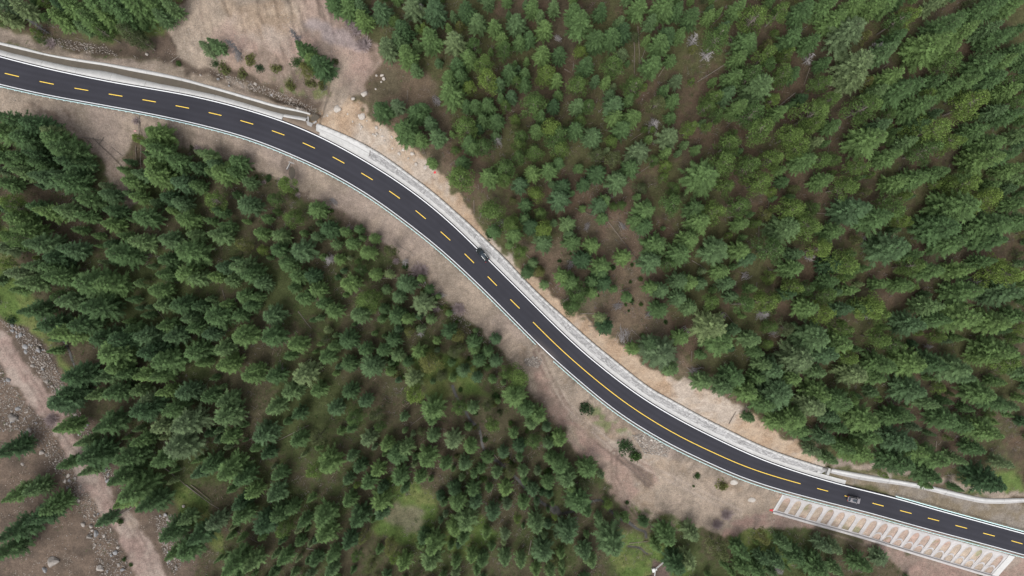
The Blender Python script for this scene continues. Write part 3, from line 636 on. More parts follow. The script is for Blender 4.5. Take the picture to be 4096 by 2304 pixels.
sf = strip('shoulder_fill', sAe + .05, sB0 + 1.4, [(lambda s: fne(s) + .06, -.5), (lambda s: fne(s) + .06, -.03), (lambda s: fne(s) + .9, -.10), (lambda s: np.where(s < sA1 - .4, np.maximum(fin(s) - 1.15 - .3 * np.clip((s - sAe) / 10, 0, 1), fne(s) + 1.0), fne(s) + 2.6), -.16), (lambda s: np.where(s < sA1 - .4, np.maximum(fin(s) - 1.15 - .3 * np.clip((s - sAe) / 10, 0, 1), fne(s) + 1.0), fne(s) + 3.2), -.8)], MT['fill'])
tag(sf, 'bare soil shoulder between the asphalt and the culvert inlet', 'ground', kind='structure')
# --- gutter and stone retaining wall
fb = SI(b_out); fhw = SI(hwB)
foot = lambda s: np.minimum(fne(s) + 1.15, fb(s) - 2.0)
gut = strip('gutter', sB0 + 1.2, sB1 + 9, [(lambda s: fne(s) + .06, -.4), (lambda s: fne(s) + .06, -.02), (lambda s: fne(s) + .16, -.02), (lambda s: fne(s) * .55 + (fne(s) + .8) * .45, -.12), (lambda s: np.minimum(fne(s) + .95, foot(s) - .15), .0), (lambda s: foot(s) + .2, .05)], MT['concrete'])
tag(gut, 'smooth pale concrete gutter between asphalt and stone wall', 'gutter', kind='structure')
rwall = link('retaining_wall', None); tag(rwall, 'long leaning retaining wall of coursed grey stone with pale coping', 'wall')
topd = lambda s: fb(s) - .72
def wallpt(s, t, off=0.0):
    """t 0 foot .. 1 top on the leaning face, off = out of the face"""
    s = np.asarray(s, float); t = np.asarray(t, float); d0 = foot(s); d1 = topd(s); zz = fhw(s)
    run = np.maximum(d1 - d0, .3); L = np.hypot(run, zz)
    return pos(s, d0 + run * t - off * zz / L, zz * t + off * run / L)
strip('backing', sB0, sB1, [(lambda s: foot(s), -.3), (lambda s: foot(s) + .03, .02), (lambda s: topd(s) + .03, lambda s: fhw(s) - .03), (lambda s: fb(s) - .05, lambda s: fhw(s) - .03), (lambda s: fb(s) - .05, -.3)], MT['mortar'], rwall, closed=True)
# plain concrete first bays (before the stone starts)
strip('concrete_facing', sB0, sStone, [(lambda s: foot(s) - .10, -.2), (lambda s: foot(s) - .08, .08), (lambda s: topd(s) - .06, lambda s: fhw(s) - .01), (lambda s: topd(s) + .3, lambda s: fhw(s) - .01), (lambda s: topd(s) + .3, -.2)], MT['concrete'], rwall, closed=True)
strip('facing_rib', sB0 + 1, sStone, [(lambda s: foot(s) * .45 + topd(s) * .55 - .16, lambda s: fhw(s) * .55 - .02), (lambda s: foot(s) * .45 + topd(s) * .55 - .16, lambda s: fhw(s) * .55 + .07), (lambda s: foot(s) * .40 + topd(s) * .60 - .04, lambda s: fhw(s) * .60 + .05)], MT['concrete_grey'], rwall)
cs = np.arange(sB0, sB1 + .01, 2.0)
for a, b in zip(cs[:-1], cs[1:]):
    strip('coping_slab', a + .015, b - .015, [(lambda s: topd(s) - .05, lambda s: fhw(s) - .02), (lambda s: topd(s) - .05, lambda s: fhw(s) + .12), (lambda s: fb(s), lambda s: fhw(s) + .12), (lambda s: fb(s), lambda s: fhw(s) - .3)], MT['concrete'], rwall, step=1.0, closed=True)
# stones
JOINTS = [S_of(1486,600)[0] + 10.05 * k for k in range(0, 24)]
rw = np.random.default_rng(3)
blk = []
NROW = 8
for r in range(NROW):
    t0, t1 = r / NROW, (r + 1) / NROW; s = sStone + rw.uniform(0, .5)
    while s < sB1 - .5:
        w = rw.uniform(.5, 1.05); e = s + w
        jn = [j for j in JOINTS if s < j < e]
        if jn: e = jn[0] - .05
        if e - s > .2: blk.append((s + .03, e - .03, t0 + .010, t1 - .010, rw.uniform(.03, .10), rw.uniform()))
        s = jn[0] + .05 if jn else e
blk = np.array(blk)
mid = pos((blk[:, 0] + blk[:, 1]) / 2, foot(blk[:, 0]), blk[:, 2] * HW)
ppx, ppy = topx(mid[:, 0], mid[:, 1], mid[:, 2])
size = (blk[:, 1] - blk[:, 0]) / (H - mid[:, 2]) * ((ppx > 1470) & (ppx < 2350))
order = np.argsort(-size); solo = set(order[:300].tolist())
# one shared pillow-faced stone, unit size
bV = [(-.5,-.5,-1),(.5,-.5,-1),(.5,.5,-1),(-.5,.5,-1),(-.5,-.5,.45),(.5,-.5,.45),(.5,.5,.45),(-.5,.5,.45),(-.40,-.36,1),(.40,-.38,1),(.41,.36,1),(-.39,.38,1)]
bF = np.array([(0,1,5,4),(1,2,6,5),(2,3,7,6),(3,0,4,7),(4,5,9,8),(5,6,10,9),(6,7,11,10),(7,4,8,11),(8,9,10,11)])
stone_me = mesh('stone', bV, bF, MT['stone'])
bV = np.array(bV); SV = []; ST = []
for i, (s0, s1, t0, t1, off, rnd) in enumerate(blk):
    sc_, tc_ = (s0 + s1) / 2, (t0 + t1) / 2
    c = wallpt(sc_, tc_); ex = wallpt(s1, tc_) - wallpt(s0, tc_); ey = wallpt(sc_, t1) - wallpt(sc_, t0)
    nz = np.cross(ex, ey); nz /= np.linalg.norm(nz); nz = nz if nz[2] > 0 else -nz
    M = np.stack([ex, ey, nz * off], 1)
    if i in solo:
        o = link('stone', stone_me, rwall); m4 = Matrix.Identity(4)
        for q in range(3):
            for w_ in range(3): m4[q][w_] = M[q, w_]
            m4[q][3] = c[q]
        o.matrix_local = m4
    else:
        SV.append(bV @ M.T + c); ST.append(np.full(12, rnd))
ns = len(SV); F = (bF[None] + 12 * np.arange(ns)[:, None, None]).reshape(-1, 4)
st = link('stone_courses', mesh('stone_courses', np.concatenate(SV), F, MT['stone_set'], {'tint': np.concatenate(ST)}), rwall); st['kind'] = 'stuff'

# --- culvert and low walls by the road
def wallbox(name, P0, P1, dz, h, th, m, parent, base=-1.2):
    a = onplane([P0], dz)[0]; b = onplane([P1], dz)[0]; z = plane(*((a + b) / 2)) + dz
    n = b - a; L = np.linalg.norm(n); an = math.atan2(n[1], n[0]); mb = MB()
    mb.box((0, 0, 0), (L, th, h))
    return link(name, mb.data(name, m), parent, (*(a + b) / 2, z - h / 2), (0, 0, an))
cul = link('culvert', None); tag(cul, 'concrete culvert outlet with two splayed wing walls below the guardrail', 'culvert')
wallbox('headwall', (1150, 645), (1187, 658), -2.6, 1.9, .35, MT['concrete_grey'], cul)
wallbox('wing_wall', (1159, 652), (1146, 677), -3.1, 1.8, .3, MT['concrete_grey'], cul); wallbox('wing_wall', (1182, 658), (1190, 690), -3.1, 1.8, .3, MT['concrete_grey'], cul)
inl = link('culvert', None); tag(inl, 'concrete culvert inlet block at the end of the lined ditch', 'culvert')
wallbox('headwall', (1217, 488), (1249, 501), -.1, 1.6, 1.1, MT['concrete_grey'], inl)
wallbox('wing_wall', (1250, 496), (1266, 485), -.15, 1.5, .5, MT['concrete_grey'], inl); wallbox('wing_wall', (1232, 466), (1233, 486), -.05, 1.5, .45, MT['concrete_grey'], inl)
def blob_sheet(name, cx, cy, rx, ry, z, m, seed, rot=0):
    r_ = np.random.default_rng(seed); n = 28; an = np.linspace(0, 2 * math.pi, n, endpoint=False); k = 1 + .22 * (fbm(np.cos(an) * 3 + seed, np.sin(an) * 3, 1.2, seed) - .5) * 2
    x = rx * k * np.cos(an); y = ry * k * np.sin(an); c, s_ = math.cos(rot), math.sin(rot)
    V = [(cx, cy, z)] + [(cx + c * a - s_ * b, cy + s_ * a + c * b, z) for a, b in zip(x, y)]
    return link(name, mesh(name, V, np.array([(0, i + 1, (i + 1) % n + 1) for i in range(n)]), m))
pool = blob_sheet('pool', POOL[0], POOL[1], 1.6, 2.9, plane(*POOL) - 4.24, MT['mud_water'], 4)
tag(pool, 'small muddy pool at the culvert outlet', 'water', kind='structure')
ip = at(1255, 470)[0]; pl2 = blob_sheet('pool', ip[0], ip[1], 1.7, 1.1, ip[2] + .12, MT['mud_water'], 9); tag(pl2, 'dark wet puddle in the gully at the culvert inlet', 'water', kind='structure')
pp = at(2205, 2035)[0]; pl3 = blob_sheet('pool', pp[0], pp[1], 3.4, 1.9, pp[2] + .22, MT['clear_water'], 12, -.5); tag(pl3, 'grey stony pool of the brook among the trees', 'water', kind='structure')
# brook water
for (P, wdt, dep), lab in zip(STREAMS, ('narrow grey brook winding through the valley trees', 'thin brook beside the grass and boulders', 'small dark ditch near the white fence')):
    t = np.concatenate([[0], np.cumsum(np.linalg.norm(np.diff(P, axis=0), axis=1))]); tt = np.arange(0, t[-1], .6)
    x = pad_smooth(np.interp(tt, t, P[:, 0]), 1.5); y = pad_smooth(np.interp(tt, t, P[:, 1]), 1.5); g = np.stack([np.gradient(x), np.gradient(y)], 1); g /= np.linalg.norm(g, axis=1)[:, None] + 1e-9
    nn = np.stack([-g[:, 1], g[:, 0]], 1); hw = .42 * wdt * (.7 + .7 * fbm(tt, tt * 0, 3, 9)); z = pad_smooth(sample(GZ, x, y), 2) + dep * .32
    V = np.concatenate([np.stack([x + nn[:, 0] * hw * q, y + nn[:, 1] * hw * q, z], 1)[:, None] for q in (-1, 1)], 1).reshape(-1, 3)
    i = np.arange(len(tt) - 1) * 2; F = np.stack([i, i + 2, i + 3, i + 1], 1)
    tag(link('brook', mesh('brook', V, F, MT['clear_water'])), lab, 'brook', kind='structure')

# --- low masonry wall on the lower right
lw = link('masonry_wall', None); tag(lw, 'low pale masonry wall curving along the hillside, set back from the road', 'wall')
fco, fci = SI(c_out), SI(c_in)
c0 = sC0
while c0 < sC1 - 6:
    c1 = c0 + 10.0
    strip('wall_face', c0 + .03, c1 - .03, [(fci, -.4), (lambda s: fci(s) + .05, .3), (lambda s: fci(s) * .6 + fco(s) * .4, HC * .72), (lambda s: fci(s) * .6 + fco(s) * .4 + .12, HC * .72), (lambda s: fci(s) * .5 + fco(s) * .5, HC), (fco, HC), (fco, -.4)], MT['concrete_grey'], lw, closed=True)
    strip('coping', c0 + .03, c1 - .03, [(lambda s: fci(s) * .52 + fco(s) * .48 - .05, HC + .005), (lambda s: fci(s) * .52 + fco(s) * .48 - .05, HC + .10), (lambda s: fco(s) + .05, HC + .10), (lambda s: fco(s) + .05, HC - .1)], MT['concrete'], lw)
    c0 = c1
dip = link('drain_inlet', None); tag(dip, 'pair of short concrete walls flanking an orange soil chute between the two walls', 'drain')
wallbox('side_wall', (3272, 1894), (3290, 1866), 1.4, 1.9, .9, MT['concrete'], dip); wallbox('side_wall', (3311, 1900), (3319, 1874), 1.2, 1.7, .8, MT['concrete'], dip)

# --- guardrails
prof = [(0, .52), (.10, .56), (.10, .68), (.03, .73), (.10, .78), (.12, .89), (-.12, .92)]
post_mb = MB(); post_mb.box((0, 0, .36), (.13, .13, 1.16)); post_mb.box((0, -.10, .70), (.12, .16, .30)); post_mb.box((0, .02, .95), (.16, .16, .03)); post_me = post_mb.data('post', MT['post'])
def guardrail(label, s0, s1, off, side):
    g = link('guardrail', None); tag(g, label, 'guardrail', 'guardrails along the asphalt edge')
    f = (lambda s: fsw(s) - off) if side < 0 else (lambda s: fne(s) + off)
    P = [((lambda s, x=x: f(s) - side * x), z) for x, z in prof] + [((lambda s, x=x: f(s) - side * (x - .012) + side * .0), z) for x, z in prof[::-1]]
    strip('rail', s0, s1, P, MT['rail'], g, closed=True)
    s = s0 + .4
    while s < s1:
        p = pos(np.array(s), np.array(f(s) + side * .12), np.array(-.10)); q = pos(np.array(s + .5), np.array(f(s + .5) + side * .12), np.array(0.))
        an = math.atan2(q[1] - p[1], q[0] - p[0]) + (math.pi if side < 0 else 0)
        link('post', post_me, g, p, (0, 0, an + math.pi)); s += 2.0
guardrail('pale teal steel guardrail along the outer bend above the bare embankment', 20, S_of(2148, 1372)[0], .42, -1)
guardrail('pale teal steel guardrail running past the arched slope', S_of(2217, 1438)[0], SMAX - 20, .42, -1)
guardrail('pale teal steel guardrail on the hill side below the low masonry wall', S_of(3575, 1991)[0], SMAX - 20, .38, 1)

# --- arched slope protection
arch = link('arched_slope', None); tag(arch, 'sloped concrete lattice of arched cells holding the embankment below the road', 'slope lattice')
frun, fdrop = SI(s_run), SI(s_drop)
def slope_pt(s, v, off):
    """v 0 top .. 1 toe of the embankment"""
    a = 1.0 + (frun(s) + .4) * v; zz = np.where(a < 1.4, -.1, -.12 - fdrop(s) * (a - 1.4) / frun(s))
    return pos(s, fsw(s) - a, zz + off)
sL0 = S_of(3140, 1962)[0]; sL1 = S_of(4042, 2192)[0]; NB = 21; pitch = (sL1 - sL0) / NB
def solid(u, dbl):
    """solid v intervals of a bay at u 0..1 with tags of the openings' rims"""
    if u < .18 or u > .82: return [(0, 1.0)]
    x = (u - .5) / .32; up = .36 - .26 * math.sqrt(max(0, 1 - x * x))
    if not dbl: return [(0, up), (.90, 1.0)]
    lo = .80 - .16 * math.sqrt(max(0, 1 - x * x)); return [(0, up), (max(lo - .075, up), lo), (.93, 1.0)]
for k in range(NB):
    dbl = k >= 9; mb = MB(); s0 = sL0 + k * pitch; us = [0, .09, .18] + [.18 + .64 * i / 18 for i in range(1, 18)] + [.82, .91, 1.0]
    TH = .14
    for ua, ub in zip(us[:-1], us[1:]):
        um = (ua + ub) / 2
        ia = solid(min(max(ua, .1801), .8199), dbl) if .18 < um < .82 else [(0, 1.)]; ib = solid(min(max(ub, .1801), .8199), dbl) if .18 < um < .82 else [(0, 1.)]
        for (a0, a1), (b0, b1) in zip(ia, ib):
            if a1 - a0 < 1e-3 and b1 - b0 < 1e-3: continue
            sa, sb = np.array(s0 + ua * pitch), np.array(s0 + ub * pitch)
            cuts = [t_ for t_ in (.02, .06, .12, .2, .35, .5, .65, .8, .9) if min(a0, b0) < t_ < max(a1, b1)]
            ca = [a0] + [min(max(t_, a0), a1) for t_ in cuts] + [a1]; cb = [b0] + [min(max(t_, b0), b1) for t_ in cuts] + [b1]
            for a0, a1, b0, b1 in zip(ca[:-1], ca[1:], cb[:-1], cb[1:]):
              if a1 - a0 < 1e-4 and b1 - b0 < 1e-4: continue
              q = [slope_pt(sa, a0, TH), slope_pt(sb, b0, TH), slope_pt(sb, b1, TH), slope_pt(sa, a1, TH)]
              w = [slope_pt(sa, a0, -.25), slope_pt(sb, b0, -.25), slope_pt(sb, b1, -.25), slope_pt(sa, a1, -.25)]
              mb.add(q + w, [(0, 1, 2, 3), (0, 4, 5, 1), (2, 6, 7, 3)] + ([(3, 7, 4, 0)] if abs(ua - .82) < 1e-3 or ua == 0 else []) + ([(1, 5, 6, 2)] if abs(ub - .18) < 1e-3 or ub == 1 else []))
    bay = mb.build('arch_bay', MT['lattice'], arch)
    def rim(top, h, vb, nm='arch_rim'):
        r = MB(); n = 20; cv = []
        for i in range(n + 1):
            x = -1 + 2 * i / n; cv.append((.5 + .32 * x, top + h - h * math.sqrt(max(0, 1 - x * x))))
        cv = [(.18, vb)] + cv + [(.82, vb)]
        for (u0, v0), (u1, v1) in zip(cv[:-1], cv[1:]):
            def off(u, v, o):
                cu, cv_ = u - .5, v - (top + h); cv_ = min(cv_, 0); L = math.hypot(cu * pitch, cv_ * 7) + 1e-6
                return u + cu / L * o, v + cv_ / L * o * pitch / 7 * 1.0
            a_, b_ = off(u0, v0, .22), off(u1, v1, .22)
            S_ = lambda u: np.array(s0 + u * pitch)
            P = [slope_pt(S_(u0), v0, TH + .05), slope_pt(S_(u1), v1, TH + .05), slope_pt(S_(b_[0]), b_[1], TH + .05), slope_pt(S_(a_[0]), a_[1], TH + .05)]
            Q = [slope_pt(S_(u0), v0, .05), slope_pt(S_(u1), v1, .05), slope_pt(S_(b_[0]), b_[1], .05), slope_pt(S_(a_[0]), a_[1], .05)]
            r.add(P + Q, [(0, 1, 2, 3), (0, 4, 5, 1), (2, 6, 7, 3)])
        r.build(nm, MT['lattice'], bay)
    rim(.10, .26, .90 if not dbl else .93)
    if dbl: rim(.64, .16, .93)
strip('toe_beam', sL0 - .4, sL1 + 2.2, [((lambda s: fsw(s) - 1.0 - (frun(s) + .4) * .985), lambda s: -fdrop(s) * .97 + .02), ((lambda s: fsw(s) - 1.0 - (frun(s) + .4) * .985), lambda s: -fdrop(s) * .97 + .42), ((lambda s: fsw(s) - 1.7 - (frun(s) + .4)), lambda s: -fdrop(s) + .34), ((lambda s: fsw(s) - 1.75 - (frun(s) + .4)), lambda s: -fdrop(s) - .5)], MT['lattice'], arch)
for sa, sb in ((sL0 - .55, sL0 - .02), (sL1 + .02, sL1 + 2.2)):
    mb = MB(); vv = np.linspace(0, 1, 8)
    for va, vb in zip(vv[:-1], vv[1:]):
        P = [slope_pt(np.array(s_), v, .34) for s_, v in ((sa, va), (sb, va), (sb, vb), (sa, vb))]; Q = [slope_pt(np.array(s_), v, -.3) for s_, v in ((sa, va), (sb, va), (sb, vb), (sa, vb))]
        mb.add(P + Q, [(0, 1, 2, 3), (1, 5, 6, 2), (3, 7, 4, 0)])
    mb.build('end_beam', MT['concrete'], arch)
# ------------------------------------------------------------------ tree shapes (several of each kind, shared by the copies)
def quads_mesh(name, Q, tint, m):
    """Q (M,4,3) leaf quads"""
    Q = np.asarray(Q, np.float32); n = len(Q)
    return mesh(name, Q.reshape(-1, 3), np.arange(4 * n).reshape(n, 4), m, {'tint': np.repeat(np.asarray(tint, np.float32), 4)})
def leafquad(p, d, w, L, wd):
    """thin kite leaf from p along d (unit), side w (unit): arrays"""
    a = p; b = p + d * (L * .45)[:, None] + w * (wd * .5)[:, None]; c = p + d * L[:, None]; e = p + d * (L * .45)[:, None] - w * (wd * .5)[:, None]
    return np.stack([a, b, c, e], 1)
def unit(v): return v / (np.linalg.norm(v, axis=-1, keepdims=True) + 1e-9)

def spruce_data(seed, m, h=14.0, r=2.3, dense=1.0, base=.10, droop=.22, power=.85):
    power *= .87
    g = np.random.default_rng(seed); Q = []; T = []
    nw = int(h / .42 * dense); ax = g.uniform(-.25, .25, 2)
    for i in range(nw):
        t = base + (1 - base) * ((i + g.uniform(-.3, .3)) / nw); t = min(max(t, base), .985)
        R = r * ((1 - t) / (1 - base)) ** power * g.uniform(.82, 1.12)
        if t < base + .14: R *= .75 + (t - base) / .14 * .25
        R = max(R, .16); nb = int(round(g.uniform(6.0, 8.6))) if R > .6 else 5
        a0 = g.uniform(0, 6.28)
        for k in range(nb):
            an = a0 + 6.283 * k / nb + g.uniform(-.3, .3); L = R * g.uniform(.52, 1.24)
            up = (.45 * t - droop) + g.uniform(-.12, .12)
            d = unit(np.array([math.cos(an), math.sin(an), up])); org = np.array([ax[0] * t, ax[1] * t, h * t])
            w = np.array([-math.sin(an), math.cos(an), 0]); tint = g.uniform(.0, .85)
            nt = max(3, int(L / .20)); f = (np.arange(nt) + g.uniform(0, 1, nt)) / nt
            f = .18 + .82 * f
            P = org + d * (f * L)[:, None] + np.array([0, 0, -.10 * L]) * (f ** 2)[:, None] + np.array([0, 0, .06 * L]) * (f ** 4)[:, None]
            for sgn in (-1, 1):
                sp = g.uniform(.55, 1.0, nt)[:, None]
                dd = unit(d * (1 - .45 * sp) + sgn * w * sp + np.stack([np.zeros(nt), np.zeros(nt), g.uniform(-.35, .12, nt)], 1))
                tl = (.26 + .26 * L * (1 - f)) * g.uniform(.65, 1.35, nt)
                side = unit(np.cross(dd, np.array([0, 0, 1.0]))) ; roll = g.uniform(-.6, .6, nt)[:, None]
                side = unit(side + np.array([0, 0, 1.0]) * roll)
                Q.append(leafquad(P, dd, side, tl, .08 + .12 * tl)); T.append(np.clip(tint + .22 * f + g.uniform(-.15, .15, nt), 0, 1))
            # tip
            Q.append(leafquad((org + d * L * .6 + [0, 0, -.04 * L])[None], d[None], w[None], np.array([.5 * L + .12]), np.array([.22]))); T.append(np.array([min(1, tint + .25)]))
    # leader
    for k in range(6):
        an = k * 1.05; d = unit(np.array([[.35 * math.cos(an), .35 * math.sin(an), 1.0]]))
        Q.append(leafquad(np.array([[ax[0], ax[1], h * .965]]), d, np.array([[-math.sin(an), math.cos(an), 0]]), np.array([h * .05]), np.array([.14]))); T.append(np.array([.8]))
    crown = quads_mesh('crown', np.concatenate(Q), np.concatenate(T), m)
    mb = MB(); mb.tube([(0, 0, -.6), (ax[0] * .2, ax[1] * .2, h * .2), (ax[0] * .6, ax[1] * .6, h * .6), (ax[0], ax[1], h * .97)], [.012 * h + .05, .010 * h + .03, .006 * h + .02, .015], 6)
    # dead lower twigs, bare
    for k in range(10):
        an = g.uniform(0, 6.28); z = h * g.uniform(.04, .22); L = r * g.uniform(.3, .7)
        mb.tube([(0, 0, z), (L * math.cos(an), L * math.sin(an), z - .15 * L)], [.03, .008], 3, False)
    return crown, mb.data('trunk', MT['bark'])

def larch_data(seed, m, h=13.0, r=2.4, base=.30, nclump=46, trunk='bark_pale'):
    """rounded, clumped, soft-needled crown on a bare pale trunk"""
    g = np.random.default_rng(seed); Q = []; T = []; mb = MB(); lean = g.uniform(-.5, .5, 2)
    axp = lambda t: np.array([lean[0] * t * t, lean[1] * t * t, h * t])
    mb.tube([axp(0) + [0, 0, -.6], axp(.25), axp(.55), axp(.8), axp(.96)], [.012 * h + .05, .011 * h + .02, .008 * h, .005 * h, .015], 6)
    for k in range(nclump):
        t = base + (1 - base) * (k + g.uniform(0, 1)) / nclump; q = (t - base) / (1 - base)
        R = r * min(1, .75 + q * 1.2) * (1 - q) ** .62 * g.uniform(.40, 1.15); an = g.uniform(0, 6.28)
        c = axp(min(t, .97)) + np.array([R * math.cos(an), R * math.sin(an), g.uniform(-.1, .35)])
        o = axp(max(.1, t - .06)); mb.tube([o, (o + c) / 2 + [0, 0, -.08], c], [.05, .03, .012], 3, False)
        cr = g.uniform(.34, .70) * (1.2 - .5 * q); n = int(84 * (cr / .62) ** 2); tint = g.uniform(.05, .75)
        v = unit(g.normal(size=(n, 3))); rad = cr * g.uniform(.35, 1.0, n) ** .6; P = c + v * rad[:, None] * np.array([1.15, 1.15, .75])
        d = unit(v * .5 + g.normal(size=(n, 3)) * .7 + [0, 0, .15]); sd_ = unit(np.cross(d, g.normal(size=(n, 3))))
        Q.append(leafquad(P, d, sd_, g.uniform(.18, .42, n), g.uniform(.09, .18, n))); T.append(np.clip(tint + g.uniform(-.2, .3, n), 0, 1))
    return quads_mesh('crown', np.concatenate(Q), np.concatenate(T), m), mb.data('trunk', MT[trunk])

def bare_data(seed, m, h=9.0, r=1.9, n=60, conifer=True):
    g = np.random.default_rng(seed); mb = MB(); lean = g.uniform(-.4, .4, 2)
    mb.tube([(0, 0, -.5), (lean[0] * .4, lean[1] * .4, h * .5), (lean[0], lean[1], h)], [.012 * h + .06, .008 * h + .03, .02], 6)
    tr = mb; br = MB()
    for k in range(n):
        t = g.uniform(.15, .97); an = g.uniform(0, 6.28); L = r * (1 - t * .75) * g.uniform(.5, 1.2); up = g.uniform(-.2, .5)
        o = np.array([lean[0] * t, lean[1] * t, h * t]); d = unit(np.array([math.cos(an), math.sin(an), up])); e = o + d * L; mid_ = o + d * L * .5 + [0, 0, -.08 * L]
        br.tube([o, mid_, e], [.055, .038, .015], 3, False)
        for q in range(3):
            f = g.uniform(.35, .9); p = o + d * L * f; a2 = an + g.choice([-1, 1]) * g.uniform(.5, 1.1); l2 = L * .4 * g.uniform(.5, 1.1)
            br.tube([p, p + l2 * np.array([math.cos(a2), math.sin(a2), up])], [.03, .01], 3, False)
    return br.data('branches', m), tr.data('trunk', m)

def shrub_data(seed, m, r=1.0, n=420, twiggy=False):
    g = np.random.default_rng(seed); 
    if twiggy:
        mb = MB()
        for k in range(150):
            an = g.uniform(0, 6.28); el = g.uniform(.25, 1.45); L = r * g.uniform(.6, 1.25); o = np.array([g.normal() * .12 * r, g.normal() * .12 * r, 0.])
            d = np.array([math.cos(an) * math.cos(el), math.sin(an) * math.cos(el), math.sin(el)]); e = o + d * L
            mb.tube([o, o + d * L * .5, e], [.035, .028, .012], 3, False)
            for q in range(4):
                p = o + d * L * g.uniform(.4, .95); v = unit(d + g.normal(size=3) * .6); mb.tube([p, p + v * L * .3], [.022, .008], 3, False)
        return mb.data('twigs', m), None
    c = g.uniform(-1, 1, (9, 3)) * [.62 * r, .62 * r, .22 * r] + [0, 0, .55 * r]; k = g.integers(0, 9, n); v = unit(g.normal(size=(n, 3)))
    P = c[k] + v * (r * .42 * g.uniform(.3, 1, n) ** .5)[:, None]; d = unit(v + g.normal(size=(n, 3)) * .6); s_ = unit(np.cross(d, g.normal(size=(n, 3))))
    tt = g.uniform(0, .7, 9)[k] + g.uniform(-.1, .3, n); st_ = MB()
    for q in range(9): st_.tube([(0, 0, -.2), tuple(c[q] * [.5, .5, .5]), tuple(c[q])], [.04, .03, .015], 4, False)
    return quads_mesh('foliage', leafquad(P, d, s_, g.uniform(.16, .34, n) * (r ** .3), g.uniform(.10, .2, n)), np.clip(tt, 0, 1), m), st_.data('stem', MT['bark'])

SPR = []   # (crown, trunk, tone, height, radius)
for i, (m, tone, hh, rr, dn, dr, pw) in enumerate([
    ('spruce_dark', 'dark green', 14, 2.3, 1.0, .24, .85), ('spruce_dark', 'dark green', 14, 2.0, 1.0, .20, .95), ('spruce_dark', 'dark green', 14, 2.7, 1.0, .28, .75),
    ('spruce_green', 'mid green', 14, 2.3, 1.0, .22, .85), ('spruce_green', 'mid green', 14, 2.0, 1.05, .18, .9), ('spruce_green', 'mid green', 14, 2.6, 1.0, .28, .72), ('spruce_green', 'mid green', 14, 2.2, .9, .2, .8),
    ('spruce_blue', 'blue-green', 14, 2.2, 1.0, .2, .8), ('spruce_blue', 'blue-green', 14, 2.5, 1.0, .26, .75), ('spruce_blue', 'blue-green', 14, 2.0, 1.05, .2, .9),
    ('spruce_pale', 'pale grey-green', 14, 2.3, .85, .25, .75), ('spruce_pale', 'pale grey-green', 14, 2.6, .8, .3, .7)]):
    c_, t_ = spruce_data(100 + i, MT[m], hh, rr, dn, .14, dr, pw); SPR.append((c_, t_, tone, hh, rr))
LAR = []
for i, (m, tone, hh, rr, bs, nc) in enumerate([
    ('larch_green', 'fresh green', 13, 2.4, .38, 46), ('larch_green', 'fresh green', 13, 2.1, .45, 40), ('larch_green', 'fresh green', 13, 2.6, .32, 54),
    ('larch_bright', 'bright yellow-green', 13, 2.3, .40, 46), ('larch_bright', 'bright yellow-green', 13, 2.0, .45, 38), ('larch_bright', 'bright yellow-green', 13, 2.6, .35, 54),
    ('larch_olive', 'dull olive', 13, 2.3, .35, 44), ('larch_olive', 'dull olive', 13, 2.0, .4, 38)]):
    c_, t_ = larch_data(200 + i, MT[m], hh, rr, bs - .10, int(nc * 1.35)); LAR.append((c_, t_, tone, hh, rr))
BAR = []
for i, (m, tone, hh, rr, n) in enumerate([('dead', 'grey', 9, 2.0, 60), ('dead', 'grey', 9, 1.7, 46), ('dead', 'grey', 10, 2.2, 70), ('dead_dark', 'blackish', 10, 1.2, 80)]):
    c_, t_ = bare_data(300 + i, MT[m], hh, rr, n); BAR.append((c_, t_, tone, hh, rr))

